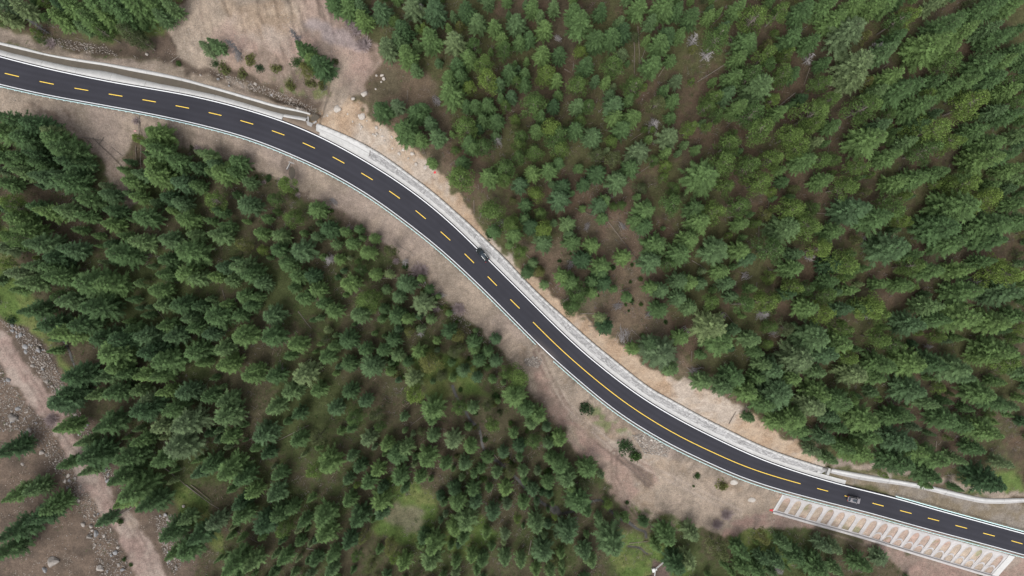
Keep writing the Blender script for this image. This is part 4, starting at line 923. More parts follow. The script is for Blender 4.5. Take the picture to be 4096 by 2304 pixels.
# ------------------------------------------------------------------ where the trees stand (crown centres traced by zoomed photo tile)
# each entry: x, y, radius in tile pixels; letter: s spruce, p soft-crowned larch, o olive larch, l pale spruce, b blue spruce, k dark spruce
TILES = {
(0, 0): """60 50 60k,200 80 60k,60 140 50k,480 150 60s,560 60 70s,450 40 60k,760 60 100s,900 60 100s,1050 60 90s,980 150 70s,830 140 70s,700 180 70s,760 230 50p,640 210 40s,960 230 65o,1050 300 45o,1170 60 70s,1230 130 50s,1300 60 50s,
2520 40 60s,1570 370 45k,1640 345 50k,2310 390 65k,2360 470 65s,2430 500 70k,2300 520 50o,130 920 100k,60 1000 90s,300 960 90k,230 1060 100k,420 1000 60k,440 1080 90s,530 1160 110k,560 1240 100k,370 1350 90b,550 1370 100s,640 1240 60k,
160 1180 70s,60 1200 80s,200 1300 70k,80 1390 60s,1190 1010 90s,1170 1090 80s,1230 1160 100s,1350 1230 80s,1180 1250 70s,1100 1320 70k,1220 1330 90s,1020 1380 60s,950 1290 40s,1580 1180 70k,1640 1250 60s,1500 1270 50b,1690 1310 90s,
1800 1230 60s,1770 1300 60s,1390 1380 70b,1500 1400 60s,1880 1380 50s,2150 1390 80p,1600 1300 50s,300 1180 70k,480 1320 60k,330 1250 60s""",
(1366, 0): """60 60 60s,165 150 60b,300 90 60s,470 230 65k,670 310 70s,855 320 70l,1030 180 55s,1000 330 55p,1160 215 45s,1320 180 60s,1415 290 45b,1340 320 40s,1225 360 55p,1210 300 40s,945 90 50b,700 90 80b,540 60 70l,350 370 60k,430 300 50s,
490 420 70s,560 530 45k,870 500 60b,960 440 55s,1070 480 65p,1110 590 75p,820 600 60s,840 720 75s,900 580 50s,960 640 50p,1190 640 45s,1270 560 50s,1320 600 40p,1380 560 40b,1380 640 40s,1280 730 45s,1450 760 75p,1200 740 30b,1240 790 35p,
1010 800 50s,1100 800 55b,945 800 40b,1070 910 45b,1170 910 50b,1040 970 30b,1510 420 50s,1545 540 60p,1620 600 45b,1640 410 45b,1530 220 50s,1500 130 35s,1790 180 75s,1760 100 60s,1830 500 60s,1790 620 65p,1920 310 60b,2040 290 55s,2120 250 50b,
1955 90 40b,2060 480 70p,2100 180 40s,2230 60 60s,2420 60 75s,2400 350 60s,2340 490 75s,2450 280 55b,2550 270 40b,2210 640 65p,1990 620 40b,1910 610 30s,2020 720 35s,2060 800 70b,2160 750 40s,2390 760 55o,2430 680 40b,2500 760 45b,
2060 890 50s,1780 800 55s,1870 790 50p,1600 800 40b,1500 880 45b,1590 960 80p,1620 1030 85p,1660 1120 60p,1360 1020 50p,1470 980 50s,1340 1090 45p,1460 1140 55p,1350 1180 50p,1640 1230 45s,1240 1260 65p,1240 1360 50p,1120 1340 60s,900 1340 95p,
910 1230 45b,940 960 75p,1080 1090 60p,960 1080 60s,990 1120 50b,1770 980 60b,1890 1030 60s,1800 910 40p,2110 970 55s,2180 890 50s,2220 880 40b,2470 1040 70l,2240 1140 70l,2060 1190 60o,2180 1270 60b,2450 1150 40b,1930 1310 55b,2080 1360 65b,
1440 1310 50s,1570 1290 50s,1350 1390 50s,1670 1410 50b,1830 1390 40b,310 840 75k,420 800 50k,560 860 65s,490 990 75k,670 930 50s,720 1030 65b,600 1060 40s,610 830 55b,680 1220 40s,150 60 40s,1440 60 50b,1600 60 45s,2330 170 45s,2530 90 45b""",
(2730, 0): """60 140 50b,280 260 75p,560 120 85p,740 80 60p,900 90 70s,1040 60 70s,1130 150 70s,1250 90 60s,1230 250 95l,820 300 70s,480 320 70s,420 450 55b,640 400 65p,660 480 60p,790 410 45p,530 560 70p,370 600 55s,560 660 85b,760 550 65p,250 740 60p,
330 720 50s,190 790 50p,290 860 50p,70 960 50p,200 960 35p,410 820 60s,540 860 80p,600 960 90p,700 740 50p,720 850 50b,360 1090 75p,340 1220 85p,520 1250 70p,150 1340 100s,600 1370 70p,340 1390 60p,690 1200 70p,830 1010 80p,880 1110 70p,1000 850 90p,
990 930 60p,1060 610 60p,1110 750 60p,1300 490 95l,1280 600 75l,1060 1210 65p,900 1210 60s,1040 1370 60s,1240 1400 80p,1340 1260 65p,1380 1060 95s,1400 800 85p,1450 700 55s,1590 300 60s,1500 410 70b,1640 140 60p,1720 110 60p,1600 700 80s,1700 650 60s,
1740 820 80s,1540 600 60s,1840 370 95s,1740 340 50s,1960 200 80s,1960 420 60s,2040 480 70p,2100 260 60s,2100 620 70s,2000 680 60s,1880 620 50b,1860 720 50p,1900 960 100p,2000 1060 70p,1670 1080 60s,1850 1130 80p,2080 1060 50p,1900 1300 60s,1750 1350 70s,
1600 1390 60s,1540 1200 70s,2190 780 100p,2120 720 50p,2250 480 70s,2340 300 70s,2280 240 50s,2300 600 60s,2380 480 60s,2440 440 60s,2480 620 60p,2420 700 60s,2340 850 50s,2440 880 60s,2180 1000 60s,2300 1100 90s,2240 1200 85s,2400 1180 60s,2150 1380 80p,
2060 1360 50s,2450 1280 60s,2530 1020 50s,2200 110 60s,2320 60 60s,2450 60 60s,1420 60 60s,1300 40 50s,1540 40 60s,2500 230 50l,2540 380 50s,1060 480 45s,950 330 50s,1750 960 60s,2520 760 60p,400 80 60s,200 130 40b,1470 960 50s,1120 960 45s""",
(0, 768): """60 60 60p,160 200 90s,400 160 80s,520 150 80b,700 60 80k,840 30 60s,870 150 55b,1100 190 75s,1060 40 50s,1290 50 60b,1380 90 60s,1600 50 80p,1670 150 60b,1870 100 75b,2060 50 50p,2190 190 65p,2010 200 40b,2390 130 65s,2480 280 65b,1420 220 75s,
1590 220 40b,1720 260 60b,1670 330 85b,1970 310 65b,2120 330 60s,2290 310 30b,2390 340 40s,1480 330 65k,1290 370 85b,1080 380 80b,960 340 50b,930 480 130s,860 250 65b,350 400 105b,130 330 90p,230 280 80s,560 440 85b,450 500 70b,1440 460 110s,1270 510 60b,
1260 620 60b,1420 620 80s,1500 650 60s,1640 640 60b,1700 570 60s,1850 560 85b,1920 620 85s,1980 690 60s,1750 670 50s,1830 400 50o,2110 440 75b,2270 440 85b,2180 540 75s,2250 640 60s,2360 630 55b,2400 740 60s,2300 800 70b,2220 720 40b,2440 840 60b,
2520 900 60s,720 700 150s,850 690 100s,620 700 60p,560 820 90b,750 880 110k,430 790 55p,270 880 90k,250 690 80b,160 610 70k,480 640 85s,420 560 65s,1210 760 75s,1240 850 60s,1380 860 70b,1510 860 50b,1120 930 30b,1720 850 50b,1850 790 60s,1940 790 50b,
1890 860 60s,1640 940 95s,1810 930 60b,1480 1020 60b,1270 1010 60b,1440 950 50s,1130 1090 80b,1330 1080 85b,1600 1070 65s,1830 1080 100s,2060 930 75b,2060 1080 100s,2240 1150 85s,2190 1230 50b,2450 1120 40o,2470 1240 65b,2520 1170 50s,1500 1200 85s,1540 1290 50s,
1680 1180 80b,1740 1290 85s,1270 1260 110s,1160 1210 80k,870 1210 110s,950 1110 85k,800 1100 80k,1020 1040 60b,640 1000 80k,530 1060 95s,420 1000 80k,900 1320 85s,960 1370 60b,1120 1370 80s,1230 1390 70s,600 1390 95k,820 1390 70k,2300 1370 95l,2080 1390 70b,
1900 1390 85s,1940 1340 60b,2410 950 30s,60 420 60k,40 550 50p,300 560 70k,100 120 70p,660 180 60s,300 120 60s""",
(1366, 768): """75 390 60b,200 460 65s,130 280 40b,250 350 40s,360 440 55o,30 300 50b,140 580 45p,260 620 55s,70 690 85s,490 700 75s,430 790 60s,610 840 85l,190 830 85p,320 880 40b,140 930 75b,300 960 40b,420 930 65b,500 960 55s,820 1050 75l,500 1060 40o,880 1090 60o,
1000 1130 55s,1160 1110 50s,850 1210 55o,1000 1190 55s,580 1210 60b,420 1230 60s,310 1190 60s,180 1190 65b,50 1120 70b,220 1320 85b,60 1300 60b,390 1120 55b,660 1310 85o,1030 1270 60s,1160 1270 50s,1240 1370 50p,1330 1400 85p,1020 1400 50s,540 1410 75l,750 1390 50o,
920 1350 50s,1130 130 80p,1390 95 50l,1385 195 45b,1655 50 65b,1505 155 40p,1280 235 60p,1430 260 50b,1525 285 70p,1705 240 60s,1720 320 40s,1310 320 60s,1150 300 50s,1520 380 60s,1735 370 55b,1890 400 55b,1350 450 50p,1270 400 30s,1970 195 45b,1945 100 60s,
1980 60 50b,2130 490 65s,2370 410 80s,2340 520 70b,2220 220 50b,2280 260 50s,2290 130 70s,2500 80 75p,2540 470 70s,2470 540 50p,1820 510 55b,1960 560 60s,1670 640 55b,1730 680 60b,1890 680 50b,1980 680 50b,1890 760 50b,1790 770 75p,1740 860 60p,1950 610 50b,
2050 730 30s,2160 790 40s,2330 720 55b,2410 740 60s,2400 890 55b,2550 670 60s,2540 800 60s,1985 1010 65k,1960 950 40k,2400 1200 120l,2330 1150 60s,2480 1330 60s,2560 1100 50s,2200 1180 40s,1500 600 35o,1530 700 35s,900 1180 45o,720 1120 40b,1100 1200 45s""",
(2730, 768): """130 230 75s,260 150 75p,100 130 60b,460 110 65p,430 240 50s,50 370 75s,250 450 100b,430 440 60s,490 500 60b,690 430 95p,770 270 85b,860 130 75p,950 230 85p,1120 300 65s,1270 140 95b,1440 200 85s,1610 110 85p,1060 430 75p,840 470 50s,1560 420 110b,1250 540 100p,
1270 620 65p,1120 540 60b,1710 480 50s,1930 250 130s,1990 380 90s,2030 130 110s,2320 250 110s,2340 50 85p,2300 370 75s,2500 90 60s,2500 220 60s,40 680 65s,140 690 40s,280 600 50s,330 690 55s,510 725 40b,820 580 60s,370 790 40s,240 830 60p,480 850 75p,50 870 60s,
650 830 80p,720 800 40p,850 720 60p,950 730 50p,1100 780 60p,790 770 40b,1080 680 60s,1250 740 50b,930 880 75s,1060 910 75p,1200 890 60b,1450 860 105p,1500 910 70p,1350 860 60s,1480 690 50b,1640 700 60s,1750 560 60p,1850 600 75s,2060 590 75s,2100 760 95s,
2440 600 95p,2250 530 60b,2380 760 90b,2060 950 110s,1840 860 70b,1700 1000 75b,1900 960 60s,2340 980 90s,2500 930 75s,200 1010 100l,270 1120 100s,380 1040 50k,510 1110 65b,550 1210 40b,600 1290 65b,960 1090 100b,1150 1120 75s,1230 1020 65p,1500 1100 75p,1620 1150 60p,
1060 1220 85b,1270 1240 65p,1270 1370 85l,860 1260 95l,660 1330 75b,1480 1290 85s,1700 1290 100s,1880 1280 95k,2050 1330 85b,2100 1390 60s,2330 1190 110s,2430 1290 85p,2530 1350 60k,380 1400 90s,150 1430 60s,560 1400 60b,1000 1350 60s,1450 1400 60s,800 1400 60s,2250 1250 60s""",
(0, 1536): """120 470 90k,150 820 80s,280 780 70s,330 980 100k,160 1100 110k,430 900 80s,80 1240 100k,470 130 100b,560 60 80k,520 320 85s,820 290 105k,900 60 90k,740 80 60k,1100 180 95k,1060 50 60s,1150 110 60k,1270 50 65b,1420 60 75b,1330 190 85s,1720 120 85b,1600 90 60s,
1230 310 75l,1430 280 120l,1380 470 110l,1090 420 75s,1720 240 95b,1740 400 65b,2000 370 85b,2080 170 75b,2250 220 65l,2200 50 70s,2530 190 75b,2400 50 60b,730 530 105k,520 590 60s,1000 540 110k,1230 570 85s,950 660 110k,1060 780 120s,1160 900 105k,960 860 80s,
1760 640 140s,1600 600 80s,1520 660 60s,1850 700 70s,2260 420 60s,2380 400 75o,2480 580 120s,2370 670 70p,2020 520 50b,2110 680 60s,2080 820 85b,1920 800 60s,1830 970 85s,1820 900 60b,2000 1050 85k,2110 970 65b,2210 930 60s,2350 860 30b,1310 1100 80k,1420 1010 70k,
1420 1240 90s,1530 1130 100k,1640 1030 70k,1330 1260 60s,1780 1340 115s,1920 1330 80b,2150 1310 60b,2300 1030 60b,2440 980 95s,2460 1130 85s,2380 1320 50b,2520 1280 60s,2120 1110 60p,810 1020 60s,2500 1400 60s,660 430 60k,700 640 60k""",
(1366, 1536): """60 60 60b,180 130 60s,90 250 60p,260 240 65o,280 330 40p,470 250 40s,540 80 85p,690 190 85s,690 270 50s,890 180 60p,990 180 55s,1090 170 55o,1320 90 100s,1390 180 75s,1480 240 65s,1430 300 55s,200 410 65k,340 460 65b,420 540 75s,480 480 60s,690 390 60s,840 420 75l,
650 560 80s,780 600 60b,970 480 65s,930 600 50s,1140 330 65p,1300 370 50b,1450 450 60p,1640 410 75s,1650 600 85s,1340 470 50b,1220 520 50s,1370 660 50s,1270 680 45o,1240 790 55s,1170 670 50s,1050 640 40b,1000 680 40b,140 620 50b,270 650 60b,210 740 60s,440 690 65s,
310 780 40b,590 700 60b,480 780 40s,290 890 85s,300 970 55s,60 880 60b,130 1000 95k,850 790 50b,990 800 60b,870 890 75s,1010 890 60s,930 1030 85b,850 1080 75s,920 1150 50s,1140 970 65s,1090 1120 50b,1370 900 60b,1460 1050 75b,1440 800 50s,1550 740 60s,1690 700 75b,
1850 640 75s,1730 780 40s,1840 770 45o,1780 880 90s,1850 960 50s,1940 1010 40s,1330 1020 40p,1700 1110 85b,2030 1180 115b,1830 1260 75k,1880 1330 60s,700 1200 95s,680 1330 75b,620 1150 50b,980 1290 60b,860 1340 50b,1060 1320 50b,1230 1310 60s,1350 1330 55s,1520 1260 85b,
1470 1400 50s,470 1340 65b,350 1250 55o,390 1320 40p,100 1310 40p,210 1390 45o,60 1180 60b,160 1170 45o,2450 1130 75s,2520 1350 85k,2370 1220 45s,1580 560 55s,1560 450 50s""",
(2730, 1536): """300 20 60s,480 50 70s,700 60 120b,1000 60 85s,960 160 90l,1150 110 95s,1270 130 60p,1100 240 60s,1350 270 100s,840 260 95s,700 280 60s,870 340 60s,1390 400 85s,1060 400 55s,1160 320 55s,1310 510 95s,1700 40 120b,1830 140 60s,1560 250 65s,1620 420 95b,1640 220 65s,1730 500 85s,
1600 590 105k,1860 560 80s,1840 670 85k,1960 260 75s,2050 560 50s,2180 480 55s,2400 590 50k,2270 720 110k,2330 130 70s,2440 160 50s,2230 60 80s,2250 340 90s,2080 300 60s,600 160 70s,540 100 50p,500 250 35s,1220 470 60s,1100 560 50s,290 1250 100o,60 1120 70k,40 1330 70k,
430 1250 75s,620 1170 60o,760 1200 60s,840 1290 85k,1050 1210 60k,1140 1230 60k,1270 1240 85k,1420 1230 100k,1490 1310 75k,1330 1360 85k,1000 1370 95k,700 1330 60s,590 1310 50s,1150 1390 60k,560 1400 60s,450 1380 60s"""}
DEAD = {(0, 0): "280 200 40 9 k,1760 360 50 10 d,2210 260 45 11 d", (1366, 0): "1180 1060 60 6 g,2360 940 70 7 g,600 60 50 8 g", (2730, 0): "180 400 60 7 g,90 300 60 8 g,1460 360 60 7 g,960 440 50 7 g",
 (0, 768): "2480 510 70 6 g,2110 1350 60 6 g", (1366, 768): "590 1060 50 5 g,480 530 45 5 g", (2730, 768): "610 920 80 6 g,960 500 50 6 g,1010 790 45 5 g,2200 690 55 7 g,1400 940 40 6 g,1860 1170 35 4 g", (2730, 1536): "720 1400 70 8 g", (0, 1536): "2110 690 40 3 g"}

kind_of = {'s': ('S', [3, 4, 5, 6]), 'k': ('S', [0, 1, 2]), 'b': ('S', [7, 8, 9]), 'l': ('S', [10, 11]), 'p': ('L', [0, 1, 2, 3, 4, 5]), 'o': ('L', [6, 7])}
tr = []
g = np.random.default_rng(21)
for (ox, oy), txt in TILES.items():
    for e in txt.replace('\n', '').split(','):
        x, y, rr = e.split(); x, y = float(x), float(y); c = rr[-1]; r = float(rr[:-1])
        tr.append((ox + x * .5303, oy + y * .5303, r * .5303, c))
tpx = np.array([t[0] for t in tr]); tpy = np.array([t[1] for t in tr]); trr = np.array([t[2] for t in tr]); tk = [t[3] for t in tr]
r_m = np.clip(trr / FPX * 205, 1.0, 4.4) * np.where(tpy * 1.0 < np.interp(tpx, [c_[0] for c_ in CEN], [c_[1] for c_ in CEN]), 1.30, 1.14)
is_l = np.array([kind_of[c][0] == 'L' for c in tk])
t_h = np.where(is_l, np.clip(2.8 * r_m + 5.0, 7, 16), np.clip(2.5 * r_m + 5.6, 7.5, 18)) * g.uniform(.9, 1.1, len(tr)) * np.where((tpx > 2700) & (tpy < 1500), 1.06, 1.0)
valley = None
fr = np.where(is_l, .72, .48)
base = at(tpx, tpy, fr * t_h)
_s, _d = sd(base[:, 0], base[:, 1])
def keepclear(s, d, r):
    """trees do not stand on the road works"""
    I = lambda t: np.interp(s, SG, t)
    ne_lim = np.where(s < sA1, I(a_out) + .8, np.where(s < sB1 + 2, I(b_out) + I(cutw) * .75, I(c_out) + .3)); sw_lim = -I(sw_e) + 1.6 + I(s_run) * .62
    return np.where(d > 0, d > ne_lim, -d > np.where((s > sL0 - 2) & (s < sL1 + 3), sw_lim + 7.0, sw_lim))
ok = keepclear(_s, _d, r_m)
# a traced tree whose foot would land on the works is taken as lower, until its foot is clear
for q in (.75, .55, .4, .28):
    bad = ~ok
    if not bad.any(): break
    t_h2 = t_h * q; b2 = at(tpx[bad], tpy[bad], (fr * t_h2)[bad]); s2, d2 = sd(b2[:, 0], b2[:, 1]); k2 = keepclear(s2, d2, r_m[bad])
    idx = np.where(bad)[0][k2]; base[idx] = b2[k2]; t_h[idx] = t_h2[idx]; _s[idx] = s2[k2]; _d[idx] = d2[k2]; ok[idx] = True
sel = np.where(ok)[0]
px_, py_, r_m, t_h, is_l, base, _s, _d = tpx[sel], tpy[sel], r_m[sel], t_h[sel], is_l[sel], base[sel], _s[sel], _d[sel]; tk = [tk[i] for i in sel]
n_tr = len(sel)

def zone(x, y, s, d):
    """which part of the wood a photo point belongs to, in words one can find on the ground"""
    x, y = x / 1.59, y / 1.59
    if d > 0:
        if x < 470: return 'behind the muddy ditch'
        if x < 960 and y < 320: return 'beside the earth mound'
        if x < 1140 and y < 480: return 'on the slope near the mound'
        if x > 2070 and y > 1100: return 'above the low masonry wall'
        lim = np.interp(s, SG, b_out + cutw)
        if d < lim + 9:
            return 'at the orange cut rim' if x < 1900 else 'by the lower orange cut'
        if 1480 < x < 1780 and 520 < y < 960: return 'around the brush-pile clearing'
        if d < 45: return 'above the stone wall'
        if x > 2150 and y > 560: return 'uphill of the silver car'
        if x > 2150: return 'in the dense upper wood'
        if y < 260: return 'uphill of the earth mound'
        return 'on the middle hillside'
    if x < 330 and y > 980: return 'beside the dirt track'
    if x < 330 and y < 560: return 'by the shoulder gully'
    if x < 330: return 'near the bright grass'
    if y > 1310 and x > 1750: return 'below the arched slope'
    if x > 1450 and y > 1000 and d > -45: return 'on the churned earth'
    if d > -24: return 'at the embankment foot'
    if y > 1180 and 900 < x < 1260: return 'around the grassy clearing'
    if x > 1150: return 'by the valley brook'
    if y < 900: return 'below the outer bend'
    return 'in the deep valley wood'
def sizeword(h, r, kind):
    if kind == 'S': a = 'small' if h < 9 else 'medium' if h < 12.5 else 'tall' if h < 15.5 else 'very tall'
    else: a = 'small' if h < 9 else 'medium' if h < 11.5 else 'tall'
    return a
def place_tree(kind, arch_, loc, h, r, rz, lab, grp, tilt=(0, 0)):
    c_, t_, tone, h0, r0 = arch_
    root = link({'S': 'spruce_tree', 'L': 'larch_tree', 'D': 'dead_tree'}[kind], None, None, loc, (tilt[0], tilt[1], rz), (r / r0, r / r0, h / h0))
    tag(root, lab, 'tree', grp)
    link({'S': 'crown', 'L': 'crown', 'D': 'branches'}[kind], c_, root); link('trunk', t_, root)
    return root
proj = r_m / (H - base[:, 2]) * np.sqrt(t_h)
idxS = [i for i in np.argsort(-proj) if not is_l[i]]; idxL = [i for i in np.argsort(-proj) if is_l[i]]
solo_t = set(idxS[:300]) | set(idxL[:300])
forest = []      # (x, y, z, h, r, rz, kind, variant) of the many beyond the count
first = {}
VAR = [kind_of[k_][1][int(g.integers(len(kind_of[k_][1])))] for k_ in tk]
def tname(i): kd_ = kind_of[tk[i]][0]; return f'{(SPR if kd_ == "S" else LAR)[VAR[i]][2]} {"spruce" if kd_ == "S" else "larch"}'
solo_idx = np.array(sorted(solo_t))
for i in range(n_tr):
    kd, vs = kind_of[tk[i]]; v = VAR[i]; A = (SPR if kd == 'S' else LAR)[v]; rz = g.uniform(0, 6.28)
    gz = float(sample(GZ, base[i:i+1, 0], base[i:i+1, 1])[0])
    rr = r_m[i] * (A[4] / (2.3 if kd == 'S' else 2.3)) * (1.0 if kd == 'S' else .90)
    if i in solo_t:
        shape = 'spruce' if kd == 'S' else 'larch'
        slim = '' if kd == 'L' else ('slender ' if rr / t_h[i] < .165 else 'broad ' if rr / t_h[i] > .215 else '')
        z_ = zone(px_[i], py_[i], _s[i], _d[i]); dd_ = np.hypot(base[solo_idx, 0] - base[i, 0], base[solo_idx, 1] - base[i, 1]) / (r_m[solo_idx] + r_m[i]); dd_[solo_idx == i] = 9; kn = int(solo_idx[dd_.argmin()]); nb_ = 'standing apart' if dd_.min() > 1.5 else f'beside a {"taller " if t_h[kn] > 1.12 * t_h[i] else "shorter " if t_h[kn] < .88 * t_h[i] else ""}{tname(kn)}'
        lab_ = f'{sizeword(t_h[i], rr, kd)} {slim}{A[2]} {shape} {nb_} {z_}'
        if len(lab_.split()) > 16: lab_ = lab_.replace('slender ', '').replace('broad ', '')
        if len(lab_.split()) > 16: lab_ = lab_.replace('beside a taller', 'beside a').replace('beside a shorter', 'beside a')
        place_tree(kd, A, (base[i, 0], base[i, 1], gz - .05), t_h[i], rr, rz, lab_, ('spruces ' if kd == 'S' else 'larches ') + z_, (g.normal() * .02, g.normal() * .02))
        first.setdefault((kd, v), True)
    else: forest.append((base[i, 0], base[i, 1], gz - .05, t_h[i], rr, rz, kd, v))
# standing dead trees
seen = {}
for (ox, oy), txt in DEAD.items():
    for e in txt.split(','):
        x, y, r, h, c = e.split(); x, y = ox + float(x) * .5303, oy + float(y) * .5303; h = float(h); p = at(x, y, h * .55)[0]
        s_, d_ = sd(p[0:1], p[1:2])
        A = BAR[3] if c in 'dk' else BAR[int(g.integers(3))]; z_ = zone(x, y, float(s_[0]), float(d_[0]))
        lab = f'{"short" if h < 6 else "tall"} {A[2]} leafless dead tree {z_}'
        place_tree('D', A, (p[0], p[1], p[2] - .05), h, max(1.0, float(r) * .5303 / FPX * 205), g.uniform(0, 6.28), lab, 'standing dead trees', (g.normal() * .05, g.normal() * .05))

# ------------------------------------------------------------------ the wood beyond the count: young trees between, and the wood past the picture's edge
def poisson(n, lo, hi, radf, taken, tr_):
    cell = 4.0; grid = {}
    def put(x, y, r): grid.setdefault((int(x // cell), int(y // cell)), []).append((x, y, r))
    for x, y, r in taken: put(x, y, r)
    out = []; gg = np.random.default_rng(77); XY = np.stack([gg.uniform(lo[0], hi[0], n), gg.uniform(lo[1], hi[1], n)], 1); R = radf(gg, n)
    for (x, y), r in zip(XY, R):
        cx, cy = int(x // cell), int(y // cell); good = True
        for a in (-2, -1, 0, 1, 2):
            for b in (-2, -1, 0, 1, 2):
                for (u, v, q) in grid.get((cx + a, cy + b), ()):
                    if (u - x) ** 2 + (v - y) ** 2 < (tr_ * (r + q)) ** 2: good = False; break
                if not good: break
            if not good: break
        if good: put(x, y, r); out.append((x, y, r))
    return np.array(out)
taken = [(b[0], b[1], r) for b, r in zip(base, r_m)]
fill = poisson(14000, (-235, -165), (260, 150), lambda q, n: q.uniform(.85, 2.0, n), taken, .84)
fs, fd = sd(fill[:, 0], fill[:, 1]); fz = sample(GZ, fill[:, 0], fill[:, 1]); fpx, fpy = topx(fill[:, 0], fill[:, 1], np.minimum(fz, H - 60)); u_, v_ = fpx / 1.59006, fpy / 1.59006
vg = sample(veg, fill[:, 0], fill[:, 1])
clear = [[(1480,540),(1600,560),(1680,740),(1740,900),(1880,960),(1930,1040),(1780,1000),(1640,920),(1540,850),(1400,740),(1400,620)], [(900,100),(1000,140),(1130,240),(1150,480),(1060,400),(900,260)],
 [(950,1210),(1050,1200),(1100,1250),(1080,1350),(1000,1360),(950,1320)], [(1520,1330),(1740,1340),(1760,1460),(1560,1460)], [(0,680),(70,720),(200,1000),(150,960),(0,790)], [(-200,760),(120,830),(330,1180),(520,1400),(520,1600),(-200,1600)],
 [(560,1130),(760,1120),(880,1180),(800,1260),(600,1200)], [(2330,1100),(2576,1100),(2576,1230),(2330,1200)], [(2020,730),(2150,810),(2060,910),(1940,870)], [(300,560),(640,560),(640,640),(300,640)], [(430,1180),(560,1200),(600,1400),(440,1300)],[(450,680),(760,650),(760,720),(450,760)]]
inclear = np.zeros(len(fill), bool)
for P in clear: inclear |= inside(P, u_, v_)
outside_v = (u_ < -40) | (u_ > 2616) | (v_ < -40) | (v_ > 1489)
good = keepclear(fs, fd, fill[:, 2]) & (vg > .75) & (~inclear | (g.uniform(size=len(fill)) < .10))
good &= ~((np.abs(fd) < 16) & outside_v)
dens = fbm(fill[:, 0], fill[:, 1], 18, 91); thick = (u_ > 1800) & (v_ < 1050) & (fd > 0); good &= (dens > np.where(fd > 0, .34, .45)) | outside_v | (thick & (dens > .30))
for (x, y, r), z, sgn, o_, gd_ in zip(fill, fz, fd, outside_v, good):
    if not gd_: continue
    kd = 'L' if g.uniform() < (.35 if sgn > 0 else .12) else 'S'
    if o_: r = g.uniform(1.8, 2.9)
    elif sgn > 0: r *= 1.18
    h = (3.0 * r + 4.0 if kd == 'S' else 2.6 * r + 3.5) * g.uniform(.7, 1.1)
    v = int(g.choice([0, 3, 4, 5, 6, 7, 8, 9])) if kd == 'S' else int(g.integers(0, 6))
    forest.append((x, y, z - .05, h, r, g.uniform(0, 6.28), kd, v))

def forest_nodes(name, arcs):
    ng = bpy.data.node_groups.new(name, 'GeometryNodeTree'); ng.interface.new_socket('Geometry', in_out='INPUT', socket_type='NodeSocketGeometry'); ng.interface.new_socket('Geometry', in_out='OUTPUT', socket_type='NodeSocketGeometry')
    N, L = ng.nodes, ng.links; gi = N.new('NodeGroupInput'); go = N.new('NodeGroupOutput'); jn = N.new('GeometryNodeJoinGeometry')
    for c_, t_ in arcs:
        j = N.new('GeometryNodeJoinGeometry')
        for ob in (t_, c_):
            oi = N.new('GeometryNodeObjectInfo'); oi.inputs['Object'].default_value = ob; oi.transform_space = 'ORIGINAL'; L.new(oi.outputs['Geometry'], j.inputs[0])
        gt = N.new('GeometryNodeGeometryToInstance'); L.new(j.outputs[0], gt.inputs[0]); L.new(gt.outputs[0], jn.inputs[0])
    ip_ = N.new('GeometryNodeInstanceOnPoints'); ip_.inputs['Pick Instance'].default_value = True
    def nattr(nm, ty):
        a = N.new('GeometryNodeInputNamedAttribute'); a.data_type = ty; a.inputs['Name'].default_value = nm; return a.outputs[0]
    L.new(gi.outputs[0], ip_.inputs['Points']); L.new(jn.outputs[0], ip_.inputs['Instance']); L.new(nattr('idx', 'INT'), ip_.inputs['Instance Index'])
    cx = N.new('ShaderNodeCombineXYZ'); L.new(nattr('rz', 'FLOAT'), cx.inputs[2]); L.new(cx.outputs[0], ip_.inputs['Rotation'])
    cs_ = N.new('ShaderNodeCombineXYZ'); sx = nattr('sxy', 'FLOAT'); L.new(sx, cs_.inputs[0]); L.new(sx, cs_.inputs[1]); L.new(nattr('sz', 'FLOAT'), cs_.inputs[2]); L.new(cs_.outputs[0], ip_.inputs['Scale'])
    L.new(ip_.outputs[0], go.inputs[0]); return ng
def crown_trunk_objs(kind, arch_):
    """the crown and trunk of a tree that stands in the scene, as source shapes"""
    c = t = None
    for o in col.objects:
        if o.data == arch_[0]: c = o
        elif o.data == arch_[1]: t = o
        if c and t: break
    return c, t
bydata = {}
for o in col.objects:
    if o.data is not None: bydata.setdefault(o.data.name, o)
for kd, nm, lab, lib in (('S', 'spruce_wood', 'young dark spruces filling the wood between the larger trees', SPR), ('L', 'larch_wood', 'young light green larches mixed among the spruces', LAR)):
    L_ = [f for f in forest if f[6] == kd]; avail = [i for i, a in enumerate(lib) if a[0].name in bydata]
    me = bpy.data.meshes.new(nm); me.vertices.add(len(L_)); me.vertices.foreach_set('co', np.array([f[:3] for f in L_], np.float32).ravel())
    slot = {v: k for k, v in enumerate(avail)}
    vi = [f[7] if f[7] in slot else avail[0] for f in L_]
    for an_, ty, vals in (('idx', 'INT', [slot[v] for v in vi]), ('rz', 'FLOAT', [f[5] for f in L_]), ('sxy', 'FLOAT', [f[4] / lib[v][4] for f, v in zip(L_, vi)]), ('sz', 'FLOAT', [f[3] / lib[v][3] for f, v in zip(L_, vi)])):
        a = me.attributes.new(an_, ty, 'POINT'); a.data.foreach_set('value', vals)
    ob = link(nm, me); md = ob.modifiers.new('wood', 'NODES'); md.node_group = forest_nodes(nm, [(bydata[lib[i][0].name], bydata[lib[i][1].name]) for i in avail])
    tag(ob, lab, 'wood', kind='stuff')
print('TREES traced', n_tr, 'spruce', len(idxS), 'larch', len(idxL), 'wood', len(forest))
